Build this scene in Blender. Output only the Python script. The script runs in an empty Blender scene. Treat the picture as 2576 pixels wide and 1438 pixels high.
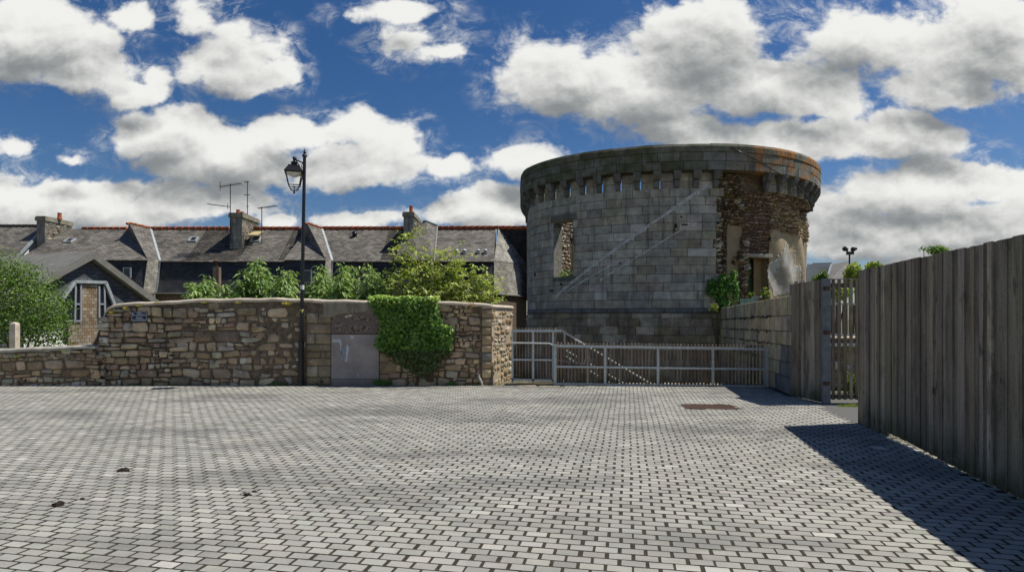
import bpy, math, random
import numpy as np
from mathutils import Vector, Matrix
from mathutils.geometry import tessellate_polygon
R = math.radians
rnd = random.Random(7)
npr = np.random.RandomState(11)
scene = bpy.context.scene
col = scene.collection
# ------------------------------------------------------------------ camera
F, CX, HY, CH = 1480.0, 1288.0, 803.0, 1.7        # focal length and horizon measured on the photograph
cam_d = bpy.data.cameras.new("camera"); cam = bpy.data.objects.new("camera", cam_d); col.objects.link(cam)
cam.location = (0, 0, CH); cam.rotation_euler = (R(90), 0, 0)
cam_d.sensor_fit = 'HORIZONTAL'; cam_d.sensor_width = 36; cam_d.lens = 36*F/2576
cam_d.shift_y = (HY-719)/2576; cam_d.clip_end = 6000; cam_d.clip_start = .05
scene.camera = cam
scene.render.resolution_x = 1024; scene.render.resolution_y = 571
scene.view_settings.view_transform = 'Standard'; scene.view_settings.look = 'None'
scene.view_settings.exposure = 0.28; scene.view_settings.gamma = 1
# ------------------------------------------------------------------ sun
SUN = Vector((.55, .12, 1)).normalized()
sl = bpy.data.lights.new("sun", 'SUN'); sl.energy = 4.2; sl.angle = R(.5); sl.color = (1, .95, .86)
so = bpy.data.objects.new("sun", sl); col.objects.link(so)
so.rotation_euler = SUN.to_track_quat('Z', 'Y').to_euler()
# ------------------------------------------------------------------ node helper
class NT:
    def __init__(s, tree): s.t = tree; tree.nodes.clear()
    def n(s, ty, **kw):
        nd = s.t.nodes.new(ty)
        for k, v in kw.items():
            if k == 'i':
                for kk, vv in v.items():
                    sock = nd.inputs[kk]
                    if isinstance(vv, bpy.types.NodeSocket): s.t.links.new(vv, sock)
                    else: sock.default_value = vv
            else: setattr(nd, k, v)
        return nd
    def m(s, op, a, b=0.0, c=None, clamp=False):
        i = {0: a, 1: b}
        if c is not None: i[2] = c
        return s.n('ShaderNodeMath', operation=op, use_clamp=clamp, i=i).outputs[0]
    def v(s, op, a, b=(0, 0, 0)):
        nd = s.n('ShaderNodeVectorMath', operation=op, i={0: a, 1: b})
        return nd.outputs['Value'] if op in ('LENGTH', 'DOT_PRODUCT') else nd.outputs[0]
    def mix(s, f, a, b, bt='MIX'):
        nd = s.n('ShaderNodeMix', data_type='RGBA', blend_type=bt)
        for sock, val in ((nd.inputs[0], f), (nd.inputs[6], a), (nd.inputs[7], b)):
            if isinstance(val, bpy.types.NodeSocket): s.t.links.new(val, sock)
            else: sock.default_value = (val if not isinstance(val, tuple) or len(val) == 4 else val+(1,))
        return nd.outputs[2]
    def noise(s, vec, sc, det=4, rough=.55, dist=0):
        i = {'Scale': sc, 'Detail': det, 'Roughness': rough, 'Distortion': dist}
        if vec is not None: i['Vector'] = vec
        return s.n('ShaderNodeTexNoise', i=i).outputs[0]
    def ss(s, x, a, b, lo=0.0, hi=1.0):
        return s.n('ShaderNodeMapRange', interpolation_type='SMOOTHSTEP', i={0: x, 1: a, 2: b, 3: lo, 4: hi}).outputs[0]
# ------------------------------------------------------------------ world: Nishita sky and clouds
world = bpy.data.worlds.new("World"); scene.world = world; world.use_nodes = True
CLOUDS = [  # centre and radii measured on the photograph, turned into sky directions below
 (80,95,235,105,1),(215,165,150,70,1),(340,225,110,45,.85),(325,42,85,36,.55),(175,397,50,22,.5),(575,150,115,85,.95),(650,195,85,50,.85),
 (590,70,60,50,.5),(480,30,80,45,.42),(430,325,150,62,1),(590,400,210,75,1),(745,345,100,52,.9),(900,430,200,62,1),
 (1000,375,60,60,.5),(1120,425,70,40,.8),(880,345,90,50,.45),(210,505,360,62,1),(60,555,190,45,.9),(470,520,200,40,.8),(390,180,45,30,.5),
 (1040,95,75,50,.5),(1100,140,70,30,.6),(1010,25,90,30,.5),(1440,195,185,100,1),(1600,225,220,110,1),(1780,105,170,120,1),
 (1930,205,260,80,1),(2150,110,215,105,1),(2040,250,150,60,.85),(1720,320,160,50,.9),(1980,360,200,65,.95),(2480,120,170,130,1),
 (2380,230,190,60,.95),(2290,345,200,62,.95),(2500,40,120,90,.9),(2330,480,320,65,.95),(2480,570,320,70,1),(2200,590,280,55,.9),(2150,520,180,50,.8),
 (1330,400,105,56,.95),(1225,520,130,48,.95),(930,553,140,30,.8),(700,553,50,18,.8),(1700,20,60,30,.4),(2030,30,60,30,.4),(10,375,35,16,.4),
 (2560,640,320,60,1),(1180,545,140,40,.8)]
g = bpy.data.node_groups.new("cloud_field", 'ShaderNodeTree')
g.interface.new_socket("P", in_out='INPUT', socket_type='NodeSocketVector')
g.interface.new_socket("D", in_out='OUTPUT', socket_type='NodeSocketFloat'); g.interface.new_socket("S", in_out='OUTPUT', socket_type='NodeSocketFloat'); g.interface.new_socket("B", in_out='OUTPUT', socket_type='NodeSocketFloat')
G_ = NT(g); gi = G_.n('NodeGroupInput'); P0 = gi.outputs[0]
warp = G_.v('MULTIPLY', G_.v('SUBTRACT', G_.n('ShaderNodeTexNoise', i={'Vector': P0, 'Scale': 5.0, 'Detail': 5.0, 'Roughness': .6}).outputs[1], (.5, .5, .5)), (.14, .09, 0))
PW = G_.v('ADD', P0, warp)
acc = None
for (x, y, rx, ry, s_) in CLOUDS:
    rx *= 1.12; ry *= 1.08
    d = G_.v('LENGTH', G_.v('MULTIPLY', G_.v('SUBTRACT', PW, ((x-CX)/F, (HY-y)/F, 0)), (F/rx, F/ry, 0)))
    e = G_.m('MULTIPLY_ADD', d, -s_, s_)
    acc = e if acc is None else G_.n('ShaderNodeMath', operation='SMOOTH_MAX', i={0: acc, 1: e, 2: .18}).outputs[0]
PN = G_.v('MULTIPLY', P0, (1, 1.45, 1))
n1 = G_.noise(PN, 5.0, 7, .60, .2)
pw = G_.v('ADD', PN, G_.v('MULTIPLY', G_.v('SUBTRACT', G_.n('ShaderNodeTexNoise', i={'Vector': PN, 'Scale': 14.0, 'Detail': 5.0, 'Roughness': .6}).outputs[1], (.5, .5, .5)), (.05, .05, 0)))
vor = G_.n('ShaderNodeTexVoronoi', feature='F1', i={'Vector': pw, 'Scale': 11.0, 'Detail': 3.0, 'Roughness': .55, 'Lacunarity': 2.2}); vor.normalize = True
puff = G_.m('SUBTRACT', 1.0, vor.outputs['Distance'])
dens = G_.m('ADD', acc, G_.m('MULTIPLY', G_.m('SUBTRACT', n1, .52), 1.9))
dens = G_.m('ADD', dens, G_.m('MULTIPLY', G_.m('SUBTRACT', puff, .66), .95))
n3 = G_.noise(PN, 4.0, 2.0, .5, .2)
G_.n('NodeGroupOutput', i={0: dens, 1: G_.m('ADD', acc, G_.m('MULTIPLY', G_.m('SUBTRACT', n3, .5), 1.2)), 2: puff})
W = NT(world.node_tree)
dirv = W.n('ShaderNodeTexCoord').outputs['Generated']
sx = W.n('ShaderNodeSeparateXYZ', i={0: dirv})
yy = W.m('MAXIMUM', W.m('ABSOLUTE', sx.outputs[1]), .22)
P = W.n('ShaderNodeCombineXYZ', i={0: W.m('DIVIDE', sx.outputs[0], yy), 1: W.m('DIVIDE', sx.outputs[2], yy), 2: 0.0}).outputs[0]
def field(p):
    nd = W.n('ShaderNodeGroup'); nd.node_tree = g; W.t.links.new(p, nd.inputs[0]); return nd.outputs
f0 = field(P); f1 = field(W.v('ADD', P, (.015, .055, 0))); f2 = field(W.v('ADD', P, (.006, .012, 0)))
D0 = f0[0]; S0 = f0[1]; S1 = f1[1]
veil = W.m('MULTIPLY', W.ss(D0, -.55, .05, 0, .55), W.ss(W.noise(W.v('MULTIPLY', P, (1, 1.6, 1)), 16, 6, .72, .6), .44, .70))
alpha = W.m('MAXIMUM', W.ss(D0, -.05, .26), veil)
broad = W.m('SUBTRACT', S0, S1)                       # positive on the tops, negative on the undersides
small = W.m('SUBTRACT', f0[2], f2[2])                 # light side of each puff
b = W.m('ADD', .53, W.m('MULTIPLY', broad, .68))
b = W.m('ADD', b, W.m('MULTIPLY', small, 1.1))
b = W.m('SUBTRACT', b, W.ss(S0, .15, 1.05, 0, .26))
b = W.m('ADD', b, W.ss(D0, .7, .0, 0, .16))
b = W.ss(b, .08, 1.0)
ccol = W.mix(b, (.205, .218, .226), (.72, .72, .695))
sky = W.n('ShaderNodeTexSky'); sky.sky_type = 'NISHITA'; sky.sun_disc = False
sky.sun_elevation = math.asin(SUN.z); sky.sun_rotation = math.atan2(SUN.x, SUN.y)
sky.air_density = 1.0; sky.dust_density = .6; sky.ozone_density = 2.0; sky.altitude = 0
skyc = W.n('ShaderNodeHueSaturation', i={'Saturation': 1.3, 'Value': .060, 'Color': sky.outputs[0]}).outputs[0]
skyc = W.mix(1.0, skyc, (.80, .86, 1.0), 'MULTIPLY')
fin = W.mix(W.m('MULTIPLY', alpha, W.ss(sx.outputs[2], -.02, .03)), skyc, ccol)
bg = W.n('ShaderNodeBackground', i={'Color': fin, 'Strength': 1.0})
W.n('ShaderNodeOutputWorld', i={0: bg.outputs[0]})
# ------------------------------------------------------------------ geometry helpers
def X_(px, Y): return (px-CX)/F*Y
def Z_(py, Y): return CH+(HY-py)/F*Y
def P3(px, py, Y): return Vector((X_(px, Y), Y, Z_(py, Y)))
def GP(px, py): Y = CH*F/(py-HY); return Vector((X_(px, Y), Y, 0))
class MB:
    """collects faces for ONE mesh; colour per face corner, uv in metres"""
    def __init__(s): s.v = []; s.f = []; s.c = []; s.uv = []; s.cur = (.5, .5, .5)
    def add(s, vs, fs, c=None, uvs=None):
        o = len(s.v); s.v.extend([tuple(p) for p in vs])
        for k, f in enumerate(fs):
            s.f.append(tuple(o+i for i in f)); s.c.append(c or s.cur)
            s.uv.append(uvs[k] if uvs else None)
    def quad(s, a, b, c, d, colr=None):
        a, b, c, d = map(Vector, (a, b, c, d))
        ux = (b-a); L = ux.length or 1; ux = ux/L
        def uvof(p):
            w = p-a; u = w.dot(ux); return (u, (w-ux*u).length)
        s.add([a, b, c, d], [(0, 1, 2, 3)], colr, [[uvof(p) for p in (a, b, c, d)]])
    def poly(s, pts, colr=None, ux=None, org=None):
        pts = [Vector(p) for p in pts]; a = Vector(org) if org else pts[0]
        ux = Vector(ux).normalized() if ux else (pts[1]-pts[0]).normalized()
        def uvof(p):
            w = p-a; u = w.dot(ux); r = w-ux*u
            return (u, r.length*(1 if r.z >= 0 else -1))
        s.add(pts, [tuple(range(len(pts)))], colr, [[uvof(p) for p in pts]])
    def box(s, lo, hi, colr=None, M=None):
        (x0, y0, z0), (x1, y1, z1) = lo, hi
        vs = [Vector(p) for p in ((x0,y0,z0),(x1,y0,z0),(x1,y1,z0),(x0,y1,z0),(x0,y0,z1),(x1,y0,z1),(x1,y1,z1),(x0,y1,z1))]
        if M: vs = [M @ p for p in vs]
        fs = [(0,3,2,1),(4,5,6,7),(0,1,5,4),(1,2,6,5),(2,3,7,6),(3,0,4,7)]
        o = [(x0,z0)]
        dims = [(x1-x0,y1-y0),(x1-x0,y1-y0),(x1-x0,z1-z0),(y1-y0,z1-z0),(x1-x0,z1-z0),(y1-y0,z1-z0)]
        offs = [(x0,y0),(x0,y0),(x0,z0),(y0,z0),(x0,z0),(y0,z0)]
        uvs = [[(q[0],q[1]),(q[0]+w,q[1]),(q[0]+w,q[1]+h),(q[0],q[1]+h)] for (w,h),q in zip(dims,offs)]
        s.add(vs, fs, colr, uvs)
    def bar(s, a, b, w, h=None, colr=None, up=(0,0,1)):
        a = Vector(a); b = Vector(b); d = (b-a); L = d.length; d /= L; h = h or w
        up = Vector(up)
        if abs(d.dot(up)) > .99: up = Vector((0,1,0))
        x = d.cross(up).normalized(); y = x.cross(d).normalized()
        M = Matrix(((x.x,d.x,y.x,a.x),(x.y,d.y,y.y,a.y),(x.z,d.z,y.z,a.z),(0,0,0,1)))
        s.box((-w/2,0,-h/2),(w/2,L,h/2),colr,M)
    def tube(s, pts, rad, n=8, colr=None, cap=True):
        pts = [Vector(p) for p in pts]; rs = rad if hasattr(rad, '__len__') else [rad]*len(pts)
        vs = []; fs = []
        for i, p in enumerate(pts):
            d = (pts[min(i+1,len(pts)-1)]-pts[max(i-1,0)]).normalized()
            up = Vector((0,0,1)) if abs(d.z) < .9 else Vector((1,0,0))
            x = d.cross(up).normalized(); y = x.cross(d)
            for k in range(n):
                t = 2*math.pi*k/n; vs.append(p+(x*math.cos(t)+y*math.sin(t))*rs[i])
        for i in range(len(pts)-1):
            for k in range(n):
                k2 = (k+1) % n; fs.append((i*n+k, i*n+k2, (i+1)*n+k2, (i+1)*n+k))
        if cap: fs.append(tuple(range(n))[::-1]); fs.append(tuple((len(pts)-1)*n+k for k in range(n)))
        s.add(vs, fs, colr)
    def lathe(s, org, prof, n=12, colr=None, ph=0):
        org = Vector(org); vs = []; fs = []
        for (r, z) in prof:
            for k in range(n):
                t = 2*math.pi*k/n+ph; vs.append(org+Vector((r*math.cos(t), r*math.sin(t), z)))
        for i in range(len(prof)-1):
            for k in range(n):
                k2 = (k+1) % n; fs.append((i*n+k, i*n+k2, (i+1)*n+k2, (i+1)*n+k))
        fs.append(tuple(range(n))[::-1]); fs.append(tuple((len(prof)-1)*n+k for k in range(n)))
        s.add(vs, fs, colr)
    def build(s, name, mat, parent=None, smooth=False, merge=False):
        me = bpy.data.meshes.new(name); me.from_pydata(s.v, [], s.f)
        ca = me.color_attributes.new('col', 'FLOAT_COLOR', 'CORNER')
        arr = np.concatenate([np.tile(np.array(list(c)+[1.0], dtype=np.float32), (len(f), 1)) if not isinstance(c[0], (tuple, list)) else
              np.array([list(q)+[1.0] for q in c], dtype=np.float32) for f, c in zip(s.f, s.c)]) if s.f else np.zeros((0,4), np.float32)
        ca.data.foreach_set('color', arr.ravel())
        ul = me.uv_layers.new(name='uv'); uv = []
        for f, u in zip(s.f, s.uv): uv.extend(u if u else [(0, 0)]*len(f))
        ul.data.foreach_set('uv', np.array(uv, dtype=np.float32).ravel())
        if smooth: me.polygons.foreach_set('use_smooth', [True]*len(me.polygons))
        me.materials.append(mat); me.update()
        o = bpy.data.objects.new(name, me); col.objects.link(o)
        if parent:
            o.parent = parent; o.matrix_parent_inverse = Matrix.Identity(4)
            loc = wloc(parent)
            if loc.length: me.transform(Matrix.Translation(-loc))
        return o
def wloc(o):
    l = Vector((0,0,0))
    while o: l = l+o.location; o = o.parent
    return l
def np_mesh(name, V, Fq, C, mat, parent=None, smooth=False, uv=None):
    """fast mesh from arrays: V (n,3), Fq (m,k), C (m,3) per face"""
    V = np.asarray(V, np.float32)
    if parent: V = V-np.array(wloc(parent), np.float32)
    m, k = Fq.shape; me = bpy.data.meshes.new(name)
    me.vertices.add(len(V)); me.vertices.foreach_set('co', V.ravel())
    me.loops.add(m*k); me.loops.foreach_set('vertex_index', Fq.astype(np.int32).ravel())
    me.polygons.add(m); me.polygons.foreach_set('loop_start', np.arange(0, m*k, k, dtype=np.int32))
    try: me.polygons.foreach_set('loop_total', np.full(m, k, dtype=np.int32))
    except Exception: pass
    me.update(calc_edges=True)
    ca = me.color_attributes.new('col', 'FLOAT_COLOR', 'CORNER')
    cc = np.ones((m, k, 4), np.float32); cc[:, :, :3] = C[:, None, :]
    ca.data.foreach_set('color', cc.ravel())
    if uv is not None:
        ul = me.uv_layers.new(name='uv'); ul.data.foreach_set('uv', uv.astype(np.float32).ravel())
    me.polygons.foreach_set('use_smooth', [bool(smooth)]*m)
    me.materials.append(mat)
    o = bpy.data.objects.new(name, me); col.objects.link(o)
    if parent: o.parent = parent
    return o
def tag(o, label=None, cat=None, group=None, kind=None):
    if label: o['label'] = label
    if cat: o['category'] = cat
    if group: o['group'] = group
    if kind: o['kind'] = kind
    return o
def empty(name, loc, label, cat, group=None):
    o = bpy.data.objects.new(name, None); col.objects.link(o); o.location = loc; o.empty_display_size = .3
    return tag(o, label, cat, group)
def lerp(a, b, t): return a+(b-a)*t
def interp(x, pts):
    return float(np.interp(x, [p[0] for p in pts], [p[1] for p in pts]))
def inpoly(x, y, poly):
    ins = False; j = len(poly)-1
    for i in range(len(poly)):
        xi, yi = poly[i]; xj, yj = poly[j]
        if (yi > y) != (yj > y) and x < (xj-xi)*(y-yi)/(yj-yi)+xi: ins = not ins
        j = i
    return ins
# ------------------------------------------------------------------ materials
def new_mat(name):
    m = bpy.data.materials.new(name); m.use_nodes = True
    return m, NT(m.node_tree)
def finish(T, colr, rough=.9, bump=None, bstr=.3, bdist=.02, metal=0.0, spec=.3, extra=None):
    i = {'Base Color': colr if isinstance(colr, bpy.types.NodeSocket) else tuple(colr)+(1,), 'Roughness': rough, 'Metallic': metal, 'Specular IOR Level': spec}
    if bump is not None:
        i['Normal'] = T.n('ShaderNodeBump', i={'Strength': bstr, 'Distance': bdist, 'Height': bump}).outputs[0]
    if extra: i.update(extra)
    b = T.n('ShaderNodeBsdfPrincipled', i=i); T.n('ShaderNodeOutputMaterial', i={0: b.outputs[0]})
def simple(name, c, rough=.8, var=.25, sc=6, metal=0.0, bstr=.15, spec=.3):
    m, T = new_mat(name); co = T.n('ShaderNodeTexCoord').outputs['Object']
    n = T.noise(co, sc, 6, .6); f = T.n('ShaderNodeMapRange', i={0: n, 1: .3, 2: .7, 3: 1-var, 4: 1+var}).outputs[0]
    c2 = T.n('ShaderNodeVectorMath', operation='SCALE', i={0: tuple(c), 'Scale': f}).outputs[0]
    finish(T, c2, rough, T.noise(co, sc*6, 5), bstr, .01, metal, spec); return m
def attr_stone(name, grain=1.0, spots=None, moss=None, moss_amt=.0, rust=None, rust_amt=0, rough=.95, bdist=.02, bsc=18, var=.3, streak=0, topmoss=False):
    """stone taking its colour from each block, plus grain, lichen, moss and stains of their own shape"""
    m, T = new_mat(name); co = T.n('ShaderNodeTexCoord').outputs['Object']
    c = T.n('ShaderNodeAttribute', attribute_name='col').outputs['Color']
    f = T.n('ShaderNodeMapRange', i={0: T.noise(co, 3.2, 7, .65), 1: .3, 2: .7, 3: 1-var, 4: 1+var}).outputs[0]
    c = T.n('ShaderNodeVectorMath', operation='SCALE', i={0: c, 'Scale': f}).outputs[0]
    f2 = T.n('ShaderNodeMapRange', i={0: T.noise(co, 70, 3, .7), 1: .3, 2: .7, 3: 1-.35*grain, 4: 1+.35*grain}).outputs[0]
    c = T.n('ShaderNodeVectorMath', operation='SCALE', i={0: c, 'Scale': f2}).outputs[0]
    if streak:
        st = T.noise(T.v('MULTIPLY', co, (3.5, 3.5, .28)), 1.3, 5, .6)
        c = T.mix(T.ss(st, .50, .68, 0, streak), c, (.045, .045, .04))
    if spots: c = T.mix(T.ss(T.noise(co, 9, 6, .7), .60, .68, 0, .7), c, spots)
    if moss: c = T.mix(T.ss(T.noise(co, 2.1, 7, .72), .64-moss_amt, .72-moss_amt), c, moss)
    if topmoss:
        Zp = T.n('ShaderNodeSeparateXYZ', i={0: T.n('ShaderNodeNewGeometry').outputs['Position']}).outputs[2]
        c = T.mix(T.m('MULTIPLY', T.ss(Zp, 1.45, 2.0), T.ss(T.noise(co, 2.6, 7, .7), .44, .56, 0, .75)), c, (.055, .040, .018))
        c = T.mix(T.ss(Zp, .35, -.05, 0, .45), c, (.07, .06, .035))
    if rust: c = T.mix(T.ss(T.noise(co, 1.5, 7, .75), .66-rust_amt, .72-rust_amt), c, rust)
    finish(T, c, rough, T.noise(co, bsc, 8, .7), .8, bdist, 0, .2); return m
def leaf_mat(name, tr=.35, rough=.5):
    m, T = new_mat(name)
    c = T.n('ShaderNodeVectorMath', operation='SCALE', i={0: T.n('ShaderNodeAttribute', attribute_name='col').outputs['Color'], 'Scale': 1.95}).outputs[0]
    b = T.n('ShaderNodeBsdfPrincipled', i={'Base Color': c, 'Roughness': rough, 'Specular IOR Level': .4})
    t = T.n('ShaderNodeBsdfTranslucent', i={'Color': T.mix(1.0, c, (1.3, 1.35, .55), 'MULTIPLY')})
    mx = T.n('ShaderNodeMixShader', i={0: tr, 1: b.outputs[0], 2: t.outputs[0]})
    T.n('ShaderNodeOutputMaterial', i={0: mx.outputs[0]}); return m
def slate_mat(name, c1, c2, bw=.30, bh=.155, lich=.5, mortar=(.012,.012,.014), lcol=(.33,.33,.28)):
    m, T = new_mat(name); uv = T.n('ShaderNodeUVMap', uv_map='uv').outputs[0]; co = T.n('ShaderNodeTexCoord').outputs['Object']
    wv = T.v('ADD', uv, T.v('MULTIPLY', T.n('ShaderNodeTexNoise', i={'Vector': co, 'Scale': 2.0}).outputs[1], (.03, .05, 0)))
    br = T.n('ShaderNodeTexBrick', i={'Vector': wv, 'Color1': tuple(c1)+(1,), 'Color2': tuple(c2)+(1,), 'Mortar': tuple(mortar)+(1,), 'Scale': 1.0, 'Mortar Size': .008, 'Mortar Smooth': .2, 'Bias': -.1, 'Brick Width': bw, 'Row Height': bh})
    c = br.outputs[0]
    f = T.n('ShaderNodeMapRange', i={0: T.noise(co, .9, 7, .65), 1: .3, 2: .7, 3: .55, 4: 1.45}).outputs[0]
    c = T.n('ShaderNodeVectorMath', operation='SCALE', i={0: c, 'Scale': f}).outputs[0]
    st = T.noise(T.v('MULTIPLY', uv, (1.6, .35, 1)), 1.4, 5, .6)
    c = T.mix(T.ss(st, .50, .70, 0, .45*lich), c, (.16, .145, .11))
    c = T.mix(T.ss(T.noise(co, 5.5, 5, .7), .67-.03*lich, .71, 0, .8*min(1, lich)), c, lcol)
    row = T.m('FRACT', T.m('DIVIDE', T.n('ShaderNodeSeparateXYZ', i={0: wv}).outputs[1], bh))
    h = T.m('ADD', T.m('MULTIPLY', row, -1.0), T.m('MULTIPLY', br.outputs[1], -.5))
    finish(T, c, .62, h, .7, .03, 0, .4); return m
M = {}
M['paver'] = None
def paver_mat():
    m, T = new_mat('granite_setts'); co = T.n('ShaderNodeTexCoord').outputs['Object']
    c = T.n('ShaderNodeAttribute', attribute_name='col').outputs['Color']
    sp = T.noise(co, 160, 3, .8)
    c = T.n('ShaderNodeVectorMath', operation='SCALE', i={0: c, 'Scale': T.n('ShaderNodeMapRange', i={0: sp, 1: .25, 2: .75, 3: .60, 4: 1.38}).outputs[0]}).outputs[0]
    st = T.noise(T.v('MULTIPLY', co, (.30, .8, 1)), .8, 6, .62)
    c = T.mix(T.ss(st, .46, .62, 0, .55), c, (.11, .11, .105))
    c = T.mix(T.ss(T.noise(co, .45, 4, .6), .56, .70, 0, .35), c, (.42, .40, .34))
    st2 = T.noise(co, 2.3, 5, .6)
    c = T.mix(T.ss(st2, .54, .74, 0, .35), c, (.16, .16, .165))
    finish(T, c, .8, T.noise(co, 90, 6, .75), .55, .006, 0, .3); return m
M['paver'] = paver_mat()
M['joint'] = simple('joint_sand', (.040,.034,.022), .95, .5, 30)
M['asphalt'] = simple('asphalt', (.115,.115,.11), .95, .25, 40)
M['earth'] = simple('earth', (.13,.12,.07), 1, .4, 3)
M['mortar'] = simple('old_mortar', (.15,.115,.078), 1, .45, 9)
M['mortar_light'] = simple('lime_mortar', (.40,.335,.235), 1, .3, 9)
M['stone'] = attr_stone('rubble_stone', 1.0, (.50,.48,.42), (.050,.045,.0268), .05, None, 0, var=.38)
M['stone_bare'] = attr_stone('rubble_stone_bare', .7, (.5,.47,.4), None, 0)  # plain stone without moss; colour comes from each block
M['ashlar'] = attr_stone('granite_ashlar', 1.0, (.26,.27,.26), None, 0, None, 0, var=.38, streak=.5, bdist=.012, bsc=30)
M['wall_ash'] = attr_stone('mossy_ashlar', .8, (.36,.34,.27), (.045,.050,.015), .0, None, 0, var=.35, streak=.5)
def parapet_mat():
    m, T = new_mat('parapet_stone'); tc = T.n('ShaderNodeTexCoord'); co = T.n('ShaderNodeNewGeometry').outputs['Position']
    c = T.n('ShaderNodeAttribute', attribute_name='col').outputs['Color']
    f = T.n('ShaderNodeMapRange', i={0: T.noise(co, 3, 7, .65), 1: .3, 2: .7, 3: .6, 4: 1.4}).outputs[0]
    c = T.n('ShaderNodeVectorMath', operation='SCALE', i={0: c, 'Scale': f}).outputs[0]
    X = T.n('ShaderNodeSeparateXYZ', i={0: co}).outputs[0]; Z = T.n('ShaderNodeSeparateXYZ', i={0: co}).outputs[2]
    gm = T.m('MULTIPLY', T.ss(T.noise(co, 1.3, 6, .65), .36, .62), T.ss(X, 8.5, 5.0))
    c = T.mix(T.m('MULTIPLY', gm, .75), c, (.060, .066, .022))
    gm2 = T.m('MULTIPLY', T.ss(T.noise(co, 1.9, 6, .65), .42, .6), T.ss(Z, 7.75, 8.0))
    c = T.mix(T.m('MULTIPLY', gm2, .6), c, (.075, .070, .030))
    om = T.m('MULTIPLY', T.ss(T.noise(co, 1.15, 8, .72), .505, .555), T.ss(X, 8.0, 9.6))
    c = T.mix(T.m('MULTIPLY', om, .85), c, (.42, .17, .035))
    wm = T.m('MULTIPLY', T.ss(T.noise(co, 6.5, 6, .7), .58, .64), T.ss(X, 8.8, 10))
    c = T.mix(T.m('MULTIPLY', wm, .7), c, (.42, .42, .38))
    bm = T.ss(T.noise(T.v('MULTIPLY', co, (3, 3, .35)), 1.5, 6, .65), .54, .68, 0, .6)
    c = T.mix(T.m('MULTIPLY', T.ss(T.noise(co, 2.7, 7, .7), .48, .56), T.ss(X, 7.5, 9.5, 0, .45)), c, (.30, .25, .17))
    c = T.mix(bm, c, (.035, .035, .03))
    finish(T, c, .95, T.noise(co, 25, 8, .7), .7, .02, 0, .2); return m
M['parapet'] = parapet_mat()
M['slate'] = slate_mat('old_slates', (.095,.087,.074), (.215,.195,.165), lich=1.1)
M['slate_dark'] = slate_mat('dark_and_shaded_slates', (.018,.020,.025), (.045,.046,.052), lich=.15)  # slate darkened for shade on the steep faces; also the white house's dark roof
M['slate_lit'] = slate_mat('sunlit_slates', (.21,.20,.17), (.38,.36,.31), lich=.6)  # slate brightened for sunlight on the faces turned to the sun
M['slate_gable'] = slate_mat('gable_slates', (.058,.064,.075), (.105,.112,.125), .34, .17, lich=.1)
M['zinc'] = simple('zinc', (.42,.46,.47), .5, .2, 5, .3)
M['zinc_dark'] = simple('weathered_zinc', (.20,.195,.175), .7, .22, 3, .1)
M['tile'] = simple('ridge_tile', (.40,.115,.045), .8, .45, 8)
M['tile_grey'] = simple('grey_ridge_tile', (.10,.09,.075), .9, .4, 6)
M['clay'] = simple('clay_pot', (.42,.12,.05), .8, .3, 9)
M['black'] = simple('black_paint', (.016,.014,.016), .32, .2, 5, 0, .05, .5)
M['galv'] = simple('galvanised_steel', (.50,.53,.52), .45, .22, 14, .25, .08)
M['glass_dark'] = simple('window_glass', (.02,.025,.03), .08, .2, 3, 0, .02, .6)
M['white'] = simple('white_render', (.72,.72,.69), .8, .1, 2)
M['grey_frame'] = simple('grey_frame', (.30,.32,.35), .5, .1, 4)
M['concrete'] = simple('concrete', (.36,.34,.29), .95, .3, 5)
M['concrete_w'] = simple('warm_concrete', (.54,.47,.37), .95, .28, 5)
M['plaster'] = attr_stone('tan_plaster', .3, None, (.12,.105,.075), .03, None, 0, var=.2, bsc=6)
def patch_mat():
    m, T = new_mat('white_plaster'); co = T.n('ShaderNodeNewGeometry').outputs['Position']
    c = T.mix(T.ss(T.noise(co, 2.2, 8, .7), .40, .62), (.30, .27, .215), (.48, .47, .435))
    c = T.mix(T.ss(T.noise(co, 6, 7, .75), .56, .63, 0, .8), c, (.24, .19, .13))
    finish(T, c, .95, T.noise(co, 14, 7, .7), .5, .015, 0, .2); return m
M['white_patch'] = patch_mat()
M['antenna'] = simple('antenna_metal', (.05,.045,.05), .6, .2, 8)
M['rust'] = simple('rusty_iron', (.11,.06,.04), .85, .4, 30)
M['soil_and_shade'] = simple('dark_clod_and_shade', (.035,.025,.02), .95, .4, 40)  # clods; also the painted shade of the wall holes and drain
M['foliage'] = leaf_mat('foliage'); M['ivy'] = leaf_mat('ivy_leaves', .25, .38)
M['bark'] = simple('bark', (.16,.12,.08), .95, .4, 18)
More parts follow.
